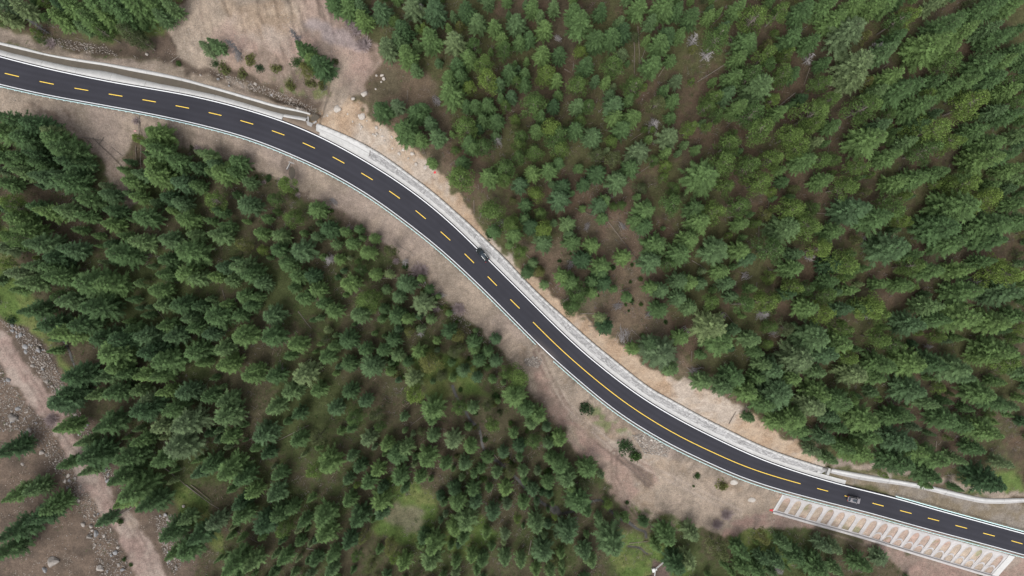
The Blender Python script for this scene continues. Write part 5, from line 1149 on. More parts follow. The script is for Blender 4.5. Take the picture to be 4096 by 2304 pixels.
# ------------------------------------------------------------------ rocks
def ico(sub=1):
    t = (1 + 5 ** .5) / 2; V = [unit(np.array(v, float)) for v in [(-1,t,0),(1,t,0),(-1,-t,0),(1,-t,0),(0,-1,t),(0,1,t),(0,-1,-t),(0,1,-t),(t,0,-1),(t,0,1),(-t,0,-1),(-t,0,1)]]
    F = [(0,11,5),(0,5,1),(0,1,7),(0,7,10),(0,10,11),(1,5,9),(5,11,4),(11,10,2),(10,7,6),(7,1,8),(3,9,4),(3,4,2),(3,2,6),(3,6,8),(3,8,9),(4,9,5),(2,4,11),(6,2,10),(8,6,7),(9,8,1)]
    for _ in range(sub):
        c = {}; G = []
        def md(a, b):
            k = (min(a, b), max(a, b))
            if k not in c: c[k] = len(V); V.append(unit(V[a] + V[b]))
            return c[k]
        for a, b, d in F:
            x, y, z = md(a, b), md(b, d), md(d, a); G += [(a, x, z), (b, y, x), (d, z, y), (x, y, z)]
        F = G
    return np.array(V), np.array(F)
I1 = ico(1); I2 = ico(2); I0 = ico(0)
def rock_data(seed, m, base=I1):
    r_ = np.random.default_rng(seed); V, F = base; V = V.copy()
    for _ in range(9):                                   # chop with random planes: angular broken stone
        n = unit(r_.normal(size=3)); c = r_.uniform(.45, .85); q = V @ n; V = V - np.maximum(q - c, 0)[:, None] * n
    V = V * r_.uniform(.75, 1.15, 3) * np.array([1, 1, .72]) + r_.normal(size=V.shape) * .025
    return mesh('rock', V, F, m)
ROCKS = [rock_data(400 + i, MT['rock']) for i in range(6)] + [rock_data(420 + i, MT['rock_grey']) for i in range(5)]
PALE = [rock_data(460 + i, MT['rock_pale']) for i in range(5)]
BOULD = [rock_data(440 + i, MT['rock_grey'], I2) for i in range(2)] + [rock_data(450, MT['rock'], I2)]
gr = np.random.default_rng(55)
def rock(px, py, size, lab, grp=None, big=False, grey=None):
    p = at(px, py)[0]; z = float(sample(GZ, p[0:1], p[1:2])[0])
    me = (BOULD[int(gr.integers(3))] if big else ROCKS[int(gr.integers(6, 11) if grey else gr.integers(0, 6) if grey is False else gr.integers(0, 11))])
    if any(w_ in lab for w_ in ('pale', 'white', 'whitish')) and not (big and size > 3): me = PALE[int(gr.integers(5))]
    s_ = size / 2 * gr.uniform(.85, 1.15, 3)
    o = link('boulder' if size > 1.6 else 'rock', me, None, (p[0], p[1], z + s_[2] * .22), (gr.uniform(-.3, .3), gr.uniform(-.3, .3), gr.uniform(0, 6.28)), tuple(s_))
    tag(o, lab, 'rock', grp)
T_ = lambda ox, oy, x, y: (ox + x * .5303, oy + y * .5303)
for (x, y, s_, lab) in [(410, 1335, 4.3, 'huge rounded pale grey boulder lying alone on brown earth'), (95, 250, 3.6, 'large flat tan rock slab at the edge of the dirt track'), (100, 275, 1.7, 'grey block resting against the tan rock slab'),
    (170, 605, 1.2, 'small grey boulder on brown earth below the tan rock slab'), (315, 520, 2.2, 'grey-brown boulder half buried above the dirt track'), (340, 1400, 2.0, 'low tan boulder beside the huge grey boulder'), (515, 690, 1.3, 'pale pinkish rock on the verge of the dirt track'),
    (490, 735, 1.4, 'cracked grey rock below the pale pinkish one'), (510, 780, .9, 'small dark rock beside the cracked grey rock'), (725, 1125, 2.2, 'grey boulder among tan ones left of the dirt track'), (680, 1150, 2.3, 'tan angular boulder left of the dirt track'),
    (630, 1060, 1.5, 'bluish grey rock above the cluster of tan boulders'), (760, 1390, 2.6, 'long grey slab among rubble near the end of the track'), (1385, 920, 1.2, 'pale grey rock alone on the grass by the boulders'), (870, 1270, 2.0, 'brown boulder in the rubble bank left of the track')]:
    rock(*T_(0, 1536, x, y), s_, lab, None, s_ > 1.6)
for (x, y, s_, lab) in [(170, 710, 2.1, 'white boulder on the soil above the culvert'), (85, 745, 1.6, 'pale boulder at the head of the orange cut'), (320, 595, 1.3, 'pale rock in a scatter below the dark shrubs'), (305, 570, 1.2, 'pale rock uphill of the others in the scatter'), (265, 570, 1.0, 'narrow pale rock at the end of the scatter'), (300, 618, .9, 'lowest pale rock of the scatter below the dark shrubs'), (258, 672, .8, 'small white rock beside the reddish soil gully'), (160, 880, 2.4, 'pale block sticking out of the orange cut'), (535, 1160, 1.6, 'white block in the lower orange cut')]:
    rock(*T_(1366, 0, x, y), s_, lab, None, s_ > 2, False)
for (x, y, s_, lab) in [(1110, 410, 1.3, 'rounded rock at the bank of the gully')]: rock(*T_(0, 0, x, y), s_, lab)
for (px, py, s_, lab) in [(1352, 435, 2.6, 'large smooth pale boulder at the gully mouth above the culvert'), (1310, 462, 1.0, 'small grey rock beside the large smooth pale boulder'), (803, 301, 1.1, 'pale rounded rock at the gully edge'), (873, 316, 1.0, 'grey rock in the row along the gully'), (1023, 336, 1.2, 'tan rock on the gully floor'), (917, 330, .9, 'blue-grey rock below the flowering shrubs'), (917, 343, .8, 'dark rock next to the blue-grey rock')]:
    rock(px, py, s_, lab)
def scatter_poly(poly, n, rg):
    P = np.array(poly, float); lo, hi = P.min(0), P.max(0); out = []
    while len(out) < n:
        q = rg.uniform(lo, hi, (n * 3, 2)); m = inside(list(map(tuple, poly)), q[:, 0], q[:, 1]); out += q[m].tolist()
    return np.array(out[:n]) * 1.59006
zones = [([(0,805),(50,818),(100,858),(150,935),(180,1005),(235,1085),(255,1135),(295,1205),(270,1210),(225,1140),(180,1060),(135,995),(100,945),(62,885),(30,835)], 62, (.5, 1.7), 'broken stone in the bank between the dirt track and the grass', 'stones between the track and the grass'),
 ([(420,1290),(470,1310),(480,1380),(440,1449),(420,1420),(400,1360),(390,1300)], 36, (.4, 1.5), 'broken stone in the rubble bank beside the spruces and the track', 'stones of the rubble bank'),
 ([(0,915),(28,965),(78,1022),(120,1075),(165,1145),(205,1220),(260,1290),(300,1370),(335,1449),(250,1449),(225,1340),(180,1250),(110,1140),(50,1085),(0,1085)], 58, (.4, 1.6), 'angular stone on the rough ground left of the dirt track', 'stones left of the dirt track'),
 ([(540,185),(600,195),(680,222),(760,255),(830,292),(800,298),(700,250),(580,210)], 28, (.3, .9), 'loose stone along the gully below the earth mound', 'stones along the gully'),
 ([(80,88),(140,95),(270,118),(300,140),(200,130),(100,105)], 16, (.3, .9), 'dark stone at the foot of the bank behind the lined ditch', 'stones behind the lined ditch'),
 ([(1590,1095),(1640,1085),(1690,1115),(1680,1150),(1620,1140)], 52, (.45, 1.0), 'pale stone in the rubble fan below the guardrail', 'stones of the rubble fan'),
 ([(1318,905),(1340,895),(1365,905),(1355,925),(1325,920)], 14, (.35, .7), 'whitish stone in the small heap by the access ramp', 'stones of the whitish heap'),
 ([(1060,700),(1120,760),(1190,820),(1240,860),(1220,865),(1160,830),(1090,765),(1050,715)], 18, (.3, .7), 'stone along the toe of the bare embankment', 'stones at the embankment toe')]
for poly, n, (a, b), lab, grp in zones:
    for px, py in scatter_poly(poly, n, gr): rock(px, py, a + (b - a) * gr.uniform() ** 2, lab, grp)
for px, py in scatter_poly([(860,265),(900,285),(960,320),(1030,375),(1085,430),(1070,435),(1010,390),(940,345),(870,300)], 26, gr): rock(px, py, gr.uniform(.5, 1.5), 'pale block embedded in the upper orange cut', 'blocks in the upper orange cut', False, False)
# small rubble nobody would count
RV = []; RT = []; rsh = [rock_data(480 + i, None, I0) for i in range(4)]; rshV = [np.array([v.co[:] for v in me.vertices]) for me in rsh]
def rubble_at(x, y, s_):
    z = sample(GZ, x, y)
    for a, b, c, d_ in zip(x, y, z, s_):
        V = rshV[int(gr.integers(4))] * d_; an = gr.uniform(0, 6.28); ca, sa = math.cos(an), math.sin(an)
        RV.append(np.stack([V[:, 0] * ca - V[:, 1] * sa + a, V[:, 0] * sa + V[:, 1] * ca + b, V[:, 2] + c + d_ * .15], 1)); RT.append(np.full(12, gr.uniform()))
for poly, n, (a, b), lab, grp in zones:
    q = scatter_poly(poly, n * 30, gr); u, v = ray(q[:, 0], q[:, 1]); W = at(q[:, 0], q[:, 1]); rubble_at(W[:, 0], W[:, 1], gr.uniform(.06, .26, len(W)) ** 1.0)
for poly, n in ((zones[0][0], 420), (zones[2][0], 520), (zones[1][0], 260), (zones[5][0], 160)):
    q = scatter_poly(poly, n, gr); W = at(q[:, 0], q[:, 1]); rubble_at(W[:, 0], W[:, 1], .14 + .26 * gr.uniform(size=len(W)) ** 1.6)
q = np.stack([gr.uniform(-160, 180, 60000), gr.uniform(-100, 90, 60000)], 1); sv = sample(stony, q[:, 0], q[:, 1]); qs, qd = sd(q[:, 0], q[:, 1])
I_ = lambda t: np.interp(qs, SG, t)
free = np.where(qd > 0, qd > I_(K[3]) + .2, -qd > -I_(sw_e) + 1.2) & ~((qs > sL0 - 1) & (qs < sL1 + 3) & (qd < 0) & (-qd < -I_(sw_e) + 2.6 + I_(s_run)))
m = (gr.uniform(size=len(q)) < sv * .55 * fbm(q[:, 0], q[:, 1], 6, 5)) & free & (sv > .2); q = q[m]; rubble_at(q[:, 0], q[:, 1], .05 + .20 * gr.uniform(size=len(q)) ** 3)
n_ = len(RV); F = (I0[1][None] + 12 * np.arange(n_)[:, None, None]).reshape(-1, 3)
tag(link('rubble', mesh('rubble', np.concatenate(RV), F, MT['rubble'], {'tint': np.concatenate(RT)})), 'loose pale rubble and pebbles strewn over the bare soil', 'rubble', kind='stuff')
for me in rsh: bpy.data.meshes.remove(me)

# ------------------------------------------------------------------ undergrowth, dry grass, twigs
def kites(n, L, W, el, rg, lean=.5):
    an = rg.uniform(0, 6.28, n); e = rg.uniform(el[0], el[1], n); d = np.stack([np.cos(an) * np.cos(e), np.sin(an) * np.cos(e), np.sin(e)], 1); s_ = unit(np.cross(d, np.array([0, 0, 1.])) + rg.normal(size=(n, 3)) * .25)
    return d, s_, rg.uniform(L[0], L[1], n), rg.uniform(W[0], W[1], n)
def cover_stuff(name, lab, cat, m, n, per, L, W, el, test, spread=.3, seed=1, lift=0.0):
    rg = np.random.default_rng(seed); x = rg.uniform(-170, 190, n); y = rg.uniform(-105, 96, n); k = test(x, y, rg); x, y = x[k], y[k]
    x = np.repeat(x, per) + rg.normal(size=len(x) * per) * spread; y = np.repeat(y, per) + rg.normal(size=len(y) * per) * spread; z = sample(GZ, x, y) + lift
    t = np.clip(np.repeat(rg.uniform(.1, .9, len(x) // per), per) + rg.normal(size=len(x)) * .12, 0, 1)
    d, s_, l, w = kites(len(x), L, W, el, rg)
    o = link(name, quads_mesh(name, leafquad(np.stack([x, y, z], 1), d, s_, l, w), t, m)); tag(o, lab, cat, kind='stuff'); return len(x)
def offroad(x, y):
    s_, d_ = sd(x, y); return keepclear(s_, d_, 0), d_
def t_herb(x, y, rg):
    k, d_ = offroad(x, y); return k & (rg.uniform(size=len(x)) < sample(veg, x, y) * np.where(d_ > 0, .35, 1.0) * np.clip((fbm(x, y, 9, 31) - .36) * 5, 0, 1))
def t_dry(x, y, rg):
    k, d_ = offroad(x, y); vv = sample(veg, x, y); emb_ = (d_ < -7.5) & ~((d_ > -18) & (x > 84)); return (k | emb_ | ((d_ > 5) & (x > 90))) & (rg.uniform(size=len(x)) < np.where((vv > .1) & (vv < .8), .9, .22) * np.clip((fbm(x, y, 5, 37) - .35) * 4, 0, 1)) & (np.abs(d_) > 5.5)
def t_brush(x, y, rg):
    k, d_ = offroad(x, y); return k & (rg.uniform(size=len(x)) < sample(veg, x, y) * np.clip((fbm(x, y, 12, 47) - .38) * 4, 0, 1)) & (sample(veg, x, y) > .6)
cover_stuff('undergrowth', 'low green herbs and seedlings on the forest floor', 'undergrowth', MT['herb'], 40000, 6, (.22, .55), (.10, .22), (.3, 1.3), t_herb, .32, 61)
cover_stuff('dry_grass', 'tufts of straw-coloured dry grass on the disturbed soil', 'dry grass', MT['dry_grass'], 15000, 5, (.18, .42), (.05, .10), (.5, 1.4), t_dry, .22, 62)
cover_stuff('brushwood', 'bare grey-brown brushwood between the trees', 'brushwood', MT['brush'], 12000, 7, (.5, 1.3), (.05, .10), (.35, 1.25), t_brush, .30, 63)
cover_stuff('fallen_twigs', 'fallen twigs and sticks on the forest floor', 'twigs', MT['twig'], 16000, 1, (.5, 2.2), (.06, .13), (-.02, .06), t_brush, 0, 64, .10)

# ------------------------------------------------------------------ fallen trunks, brush piles, log crib
def zone_px(px, py):
    p = at(px, py)[0]; s_, d_ = sd(p[0:1], p[1:2]); return zone(px, py, float(s_[0]), float(d_[0]))
LOGS = {(0, 0): [(1048,880,1065,1290),(1010,1052,1150,1048),(1025,1100,1025,1285),(700,1040,930,1265),(620,1035,780,1062),(785,1035,745,1095),(655,1052,700,1090),(100,0,340,130),(490,140,700,280),(350,158,392,172),(570,290,645,305),(1290,465,1355,420),(440,980,600,1095),(840,1110,930,1180),(1040,275,1120,292)],
 (1366, 0): [(1120,0,1118,60),(2235,200,2245,520),(2205,250,2210,560),(2305,330,2250,480),(2440,500,2390,580),(1750,480,1745,540),(2340,1240,2150,1370),(610,1110,640,1180),(900,1040,912,1130),(500,680,495,775),(240,840,285,915),(1680,520,1730,550),(2290,990,2180,1060),(760,1150,780,1190),(530,1090,560,1180),(2000,360,2130,300)],
 (2730, 0): [(245,85,400,120),(300,110,215,200),(330,480,110,620),(1490,60,1300,150),(1505,80,1415,128),(1550,480,1500,522),(960,510,915,640),(850,700,720,805),(1120,1030,1090,1170),(1550,885,1450,920),(770,650,750,700),(1820,250,1820,320),(372,918,325,962),(590,1360,540,1440),(2540,1115,2400,1150),(2360,545,2280,580),(2340,800,2240,870),(1720,1000,1660,1030),(1960,830,1890,880),(2160,90,2090,160)],
 (0, 768): [(1170,870,1240,960),(780,300,870,355),(1680,740,1700,812),(1790,780,1775,830),(2250,900,2350,1030),(2010,1150,2090,1200)],
 (1366, 768): [(1760,120,1930,190),(2010,225,2140,390),(2140,390,2300,610),(2250,30,2258,200),(2258,200,2240,370),(1395,475,1495,570),(1060,150,1035,222),(1000,60,1000,165),(1285,390,1297,462),(1720,790,1650,845),(1800,920,2015,911),(2190,1040,2265,1112),(545,910,650,1030),(750,930,670,1020),(770,890,830,860),(540,610,505,642),(310,650,420,650),(640,700,710,688),(1080,160,1110,215),(1860,1010,1910,1015),(1600,760,1612,740),(2100,750,2180,720),(1850,945,1890,985),(420,400,530,460)],
 (2730, 768): [(1165,0,1160,130),(650,70,630,230),(575,250,575,420),(70,515,175,580),(1015,590,1018,640),(1018,640,993,702),(560,680,555,750),(405,670,400,715),(1665,160,1580,350),(1830,715,1745,800),(1385,1170,1435,1225),(320,910,420,1035),(640,590,800,580),(340,190,550,160),(1400,435,1470,430),(2400,370,2470,376),(1005,160,1112,165),(1310,680,1325,715),(1145,440,1185,470),(640,560,665,590),(70,1200,65,1280),(1950,1100,1890,1130)],
 (0, 1536): [(1240,630,1400,760),(1400,760,1650,940),(1440,760,1600,885),(2330,310,2090,430),(1000,930,860,1005),(690,420,775,393),(1760,1095,1940,1190),(2310,1240,2385,1250),(1830,245,1900,250),(540,880,570,850)],
 (1366, 1536): [(630,230,520,312),(1780,740,1715,775),(1690,980,1725,1020),(1660,1035,1640,1070),(1140,780,1120,850),(2170,1200,2310,1185),(1430,1180,1410,1290),(520,720,535,755),(1150,530,1190,580)],
 (2730, 1536): [(1980,690,2120,680),(485,160,455,222),(1915,430,1910,492),(350,300,400,210),(2100,580,2130,610),(1070,120,1110,160),(700,1160,705,1210),(1260,1210,1320,1270)]}
for (ox, oy), L_ in LOGS.items():
    for x0, y0, x1, y1 in L_:
        P = at(np.array([ox + x0 * .5303, ox + x1 * .5303]), np.array([oy + y0 * .5303, oy + y1 * .5303])); L = np.linalg.norm(P[1, :2] - P[0, :2]); n = 6
        r0 = gr.uniform(.08, .14) + .004 * L; t = np.linspace(0, 1, n); X = P[0, 0] + (P[1, 0] - P[0, 0]) * t; Y = P[0, 1] + (P[1, 1] - P[0, 1]) * t
        Z = np.maximum.reduce([sample(GZ, X, Y)]) ; Zl = np.linspace(Z[0], Z[-1], n); Z = np.maximum(Z, Zl) * .6 + Zl * .4 + r0 * .8
        wob = gr.normal(size=n) * .012 * L; mb = MB(); pts = [(a + w * .5, b + w * .5, c) for a, b, c, w in zip(X, Y, Z, wob)]
        c0 = np.array(pts[0]); mb.tube([np.array(p) - c0 for p in pts], list(np.linspace(r0, r0 * .55, n)), 6)
        for k in range(int(gr.integers(0, 4))):
            i = int(gr.integers(1, n)); a = gr.uniform(0, 6.28); e = np.array(pts[i]) - c0; mb.tube([e, e + np.array([math.cos(a), math.sin(a), .5]) * gr.uniform(.3, .9)], [.04, .015], 4, False)
        pale = gr.uniform() < .45; o = link('fallen_trunk', mb.data('fallen_trunk', MT['bark_pale'] if pale else MT['log']), None, tuple(c0))
        tag(o, f'{"long" if L > 11 else "short" if L < 4.5 else "fallen"} {"pale stripped" if pale else "brown"} trunk lying {zone_px(ox + x0 * .5303, oy + y0 * .5303)}', 'log', 'fallen trunks on the ground')
PILES = [(1366, 768, 1730, 540, 2.0), (1366, 768, 2080, 860, 1.7), (1366, 768, 2325, 915, 1.7), (1366, 768, 2130, 1085, 3.2), (1366, 768, 740, 780, 2.0), (1366, 768, 1210, 235, 1.8), (1366, 768, 1850, 260, 1.4), (1366, 768, 2120, 260, 1.4), (1366, 0, 720, 760, 1.7), (2730, 768, 690, 1060, 1.8),
 (2730, 768, 1360, 370, 1.6), (2730, 768, 470, 630, 1.6), (2730, 768, 90, 1350, 2.2), (2730, 768, 300, 930, 1.5), (1366, 0, 1630, 290, 1.3), (2730, 0, 860, 220, 1.8), (0, 0, 2450, 660, 1.6), (0, 0, 1800, 420, 2.2), (0, 768, 2520, 70, 1.6), (2730, 1536, 960, 510, 1.6)]
for k, (ox, oy, x, y, r) in enumerate(PILES):
    px, py = ox + x * .5303, oy + y * .5303; p = at(px, py)[0]; z = float(sample(GZ, p[0:1], p[1:2])[0]); root = link('brush_pile', None, None, (p[0], p[1], z)); a0 = gr.uniform(0, 3.14)
    for grp_ in range(3):
        mb = MB()
        for q in range(26):
            c = np.array([gr.normal() * r * .38, gr.normal() * r * .26, abs(gr.normal()) * .25 + .08 + .18 * grp_]); a = gr.normal() * .45; L = r * gr.uniform(.5, 1.1); d = np.array([math.cos(a), math.sin(a), gr.normal() * .12]); rr_ = gr.uniform(.025, .06)
            mb.tube([c - d * L / 2, c, c + d * L / 2], [rr_, rr_ * .9, rr_ * .4], 4, False)
        mb.build('branches', MT['dead'] if grp_ else MT['log'], root)
    root.rotation_euler = (0, 0, a0); tag(root, f'{"large" if r > 2.1 else "small"} grey branch heap {zone_px(px, py)}', 'brush pile', 'heaps of cut branches')
px, py = 2730 + 12 * .53, 768 + 1050 * .53; p = at(px, py)[0]; z = float(sample(GZ, p[0:1], p[1:2])[0]); root = link('log_crib', None, None, (p[0], p[1], z), (0, 0, .55))
for k in range(5):
    for sgn in (-1, 1):
        w = 1.55 - .28 * k; mb = MB(); a = (sgn * w * .8, 0) if k % 2 else (0, sgn * w * .8); e = np.array([0, w, 0]) if k % 2 else np.array([w, 0, 0]); c = np.array([a[0], a[1], .1 + .17 * k]); mb.tube([c - e, c + e], [.09, .075], 6); mb.build('log', MT['dead'], root)
tag(root, 'square crib of stacked grey logs in the brown clearing', 'log crib')

# ------------------------------------------------------------------ shrubs
SH = [shrub_data(500 + i, MT['shrub'], 1.0, 520) for i in range(3)]; SHK = [shrub_data(510 + i, MT['spruce_dark'], 1.0, 520) for i in range(2)]; SHP = [shrub_data(520 + i, MT['shrub_pink'], 1.0, twiggy=True) for i in range(2)]; SHO = [shrub_data(530 + i, MT['larch_olive'], 1.0, 480) for i in range(2)]
def shrub(px, py, r, lib, lab, grp=None):
    p = at(px, py, r * .4)[0]; z = float(sample(GZ, p[0:1], p[1:2])[0]); a = lib[int(gr.integers(len(lib)))]
    root = link('shrub', None, None, (p[0], p[1], z), (0, 0, gr.uniform(0, 6.28)), (r, r, r * .9)); link('foliage' if a[1] else 'twigs', a[0], root)
    if a[1]: link('stem', a[1], root)
    tag(root, lab, 'shrub', grp)
for ox, oy, x, y, r, lib, lab in [(1366, 768, 590, 600, 2.9, SHP, 'large leafless pinkish shrub at the embankment toe'), (1366, 768, 890, 880, 2.3, SHP, 'round leafless mauve shrub lower down the embankment toe'), (1366, 1536, 1840, 195, 2.3, SHK, 'dark green bush on the soil close below the guardrail'),
    (1366, 1536, 2140, 480, 2.6, SHK, 'big dark green bush beside the rubble fan'), (1366, 1536, 2210, 540, 2.4, SH, 'green bush joined to the big dark bush by the rubble fan'), (1366, 1536, 2152, 895, .8, SH, 'tiny green bush on the bare earth'), (2730, 1536, 110, 695, 1.3, SH, 'small green shrub near the guardrail and rubble'),
    (2730, 1536, 295, 760, 2.2, SHO, 'olive shrub beside the pale sand heap'), (2730, 1536, 85, 770, .5, SH, 'tiny tuft of green near the guardrail'), (0, 0, 1900, 450, 1.8, SHO, 'olive shrub on the flank of the earth mound'), (0, 0, 2080, 510, 1.6, SHO, 'olive shrub in the gully below the earth mound'),
    (0, 0, 1700, 510, 2.0, SHO, 'low shrub with pale flecks beside the gully'), (0, 0, 1820, 560, 1.7, SHO, 'low olive shrub above the dark gully floor'), (0, 0, 2440, 640, 1.5, SHO, 'olive shrub at the gully mouth'), (0, 0, 2350, 640, 1.6, SHO, 'grey-green shrub beside the gully mouth'), (0, 0, 1350, 480, .9, SH, 'pale shrub by the broken plank in the gully'),
    (0, 0, 2230, 470, 1.6, SHK, 'dark shrub against the spruces on the mound flank'), (0, 0, 2200, 640, 1.7, SHO, 'grey-green thicket above the gully mouth'), (0, 0, 1960, 520, 1.3, SHK, 'dark low shrub on the mound flank'), (0, 0, 2470, 560, 1.7, SHK, 'dark shrub on the far side of the mound spruces'), (0, 0, 1620, 480, 1.2, SHK, 'dark low shrub under the leaning mound spruces'),
    (0, 0, 2530, 470, 1.0, SHO, 'low olive shrub at the mound edge'), (1366, 0, 170, 340, 2.4, SHP, 'bare grey thicket on the edge of the earth mound'), (1366, 0, 110, 230, 2.0, SHP, 'bare grey thicket uphill along the mound edge'), (1366, 0, 60, 170, 1.8, SHP, 'bare grey thicket at the top of the mound edge'), (0, 0, 1030, 910, 1.3, SHP, 'bare shrub at the shoulder by the standing trunk'),
    (1366, 768, 1480, 590, 1.6, SHO, 'olive shrub above the cut bank near the dark car'), (1366, 768, 1120, 330, 1.6, SH, 'low green shrub at the cut bank edge'), (0, 1536, 385, 270, 2.2, SHP, 'bare dark shrub overhanging the dirt track'), (0, 768, 60, 620, 1.5, SH, 'green shrub with white blossom by the grass'), (0, 0, 380, 330, 1.6, SHP, 'bare shrub behind the lined ditch'),
    (0, 1536, 935, 1325, .8, SH, 'little green shrub in the rubble'), (0, 1536, 985, 1365, .7, SH, 'smaller green shrub in the rubble by the track'), (0, 768, 85, 965, 1.4, SHK, 'dark bush growing through the boulders'), (0, 1536, 910, 1040, 1.2, SH, 'light green shrub at the track edge'), (2730, 1536, 330, 990, 2.0, SHP, 'bare brown shrub on churned earth above the trees'), (2730, 1536, 260, 1060, 1.8, SHP, 'bare brown thicket at the wood edge below the churned earth')]:
    shrub(*T_(ox, oy, x, y), r, lib, lab)
# scattered undergrowth shrubs one can pick out
ush = scatter_poly([(980,800),(1180,830),(1290,930),(1380,1080),(1450,1150),(1400,1280),(1200,1250),(1050,1050),(960,900)], 46, gr)
for px, py in ush: shrub(px, py, gr.uniform(.7, 1.5), SH if gr.uniform() < .6 else SHO, 'low leafy shrub in the undergrowth between brook and embankment', 'undergrowth shrubs by the brook')
ush = scatter_poly([(1350,560),(1650,560),(1720,900),(1560,850),(1400,740)], 24, gr)
for px, py in ush: shrub(px, py, gr.uniform(.5, 1.1), SH, 'knee-high green shrub in the clearing with the brush piles', 'low shrubs in the clearing')

ush = scatter_poly([(440,352),(520,378),(600,410),(690,445),(800,505),(900,575),(1000,640),(1060,705),(1150,800),(1240,862),(1215,875),(1120,800),(1030,715),(960,640),(860,570),(760,510),(640,450),(520,400)], 44, gr)
for px, py in ush:
    q_ = gr.uniform(); shrub(px, py, gr.uniform(.5, 1.3), SHO if q_ < .4 else SHP if q_ < .6 else SH, ('low olive shrub' if q_ < .4 else 'low bare shrub' if q_ < .6 else 'low green shrub') + ' at the ragged wood edge below the embankment', 'shrubs at the wood edge')
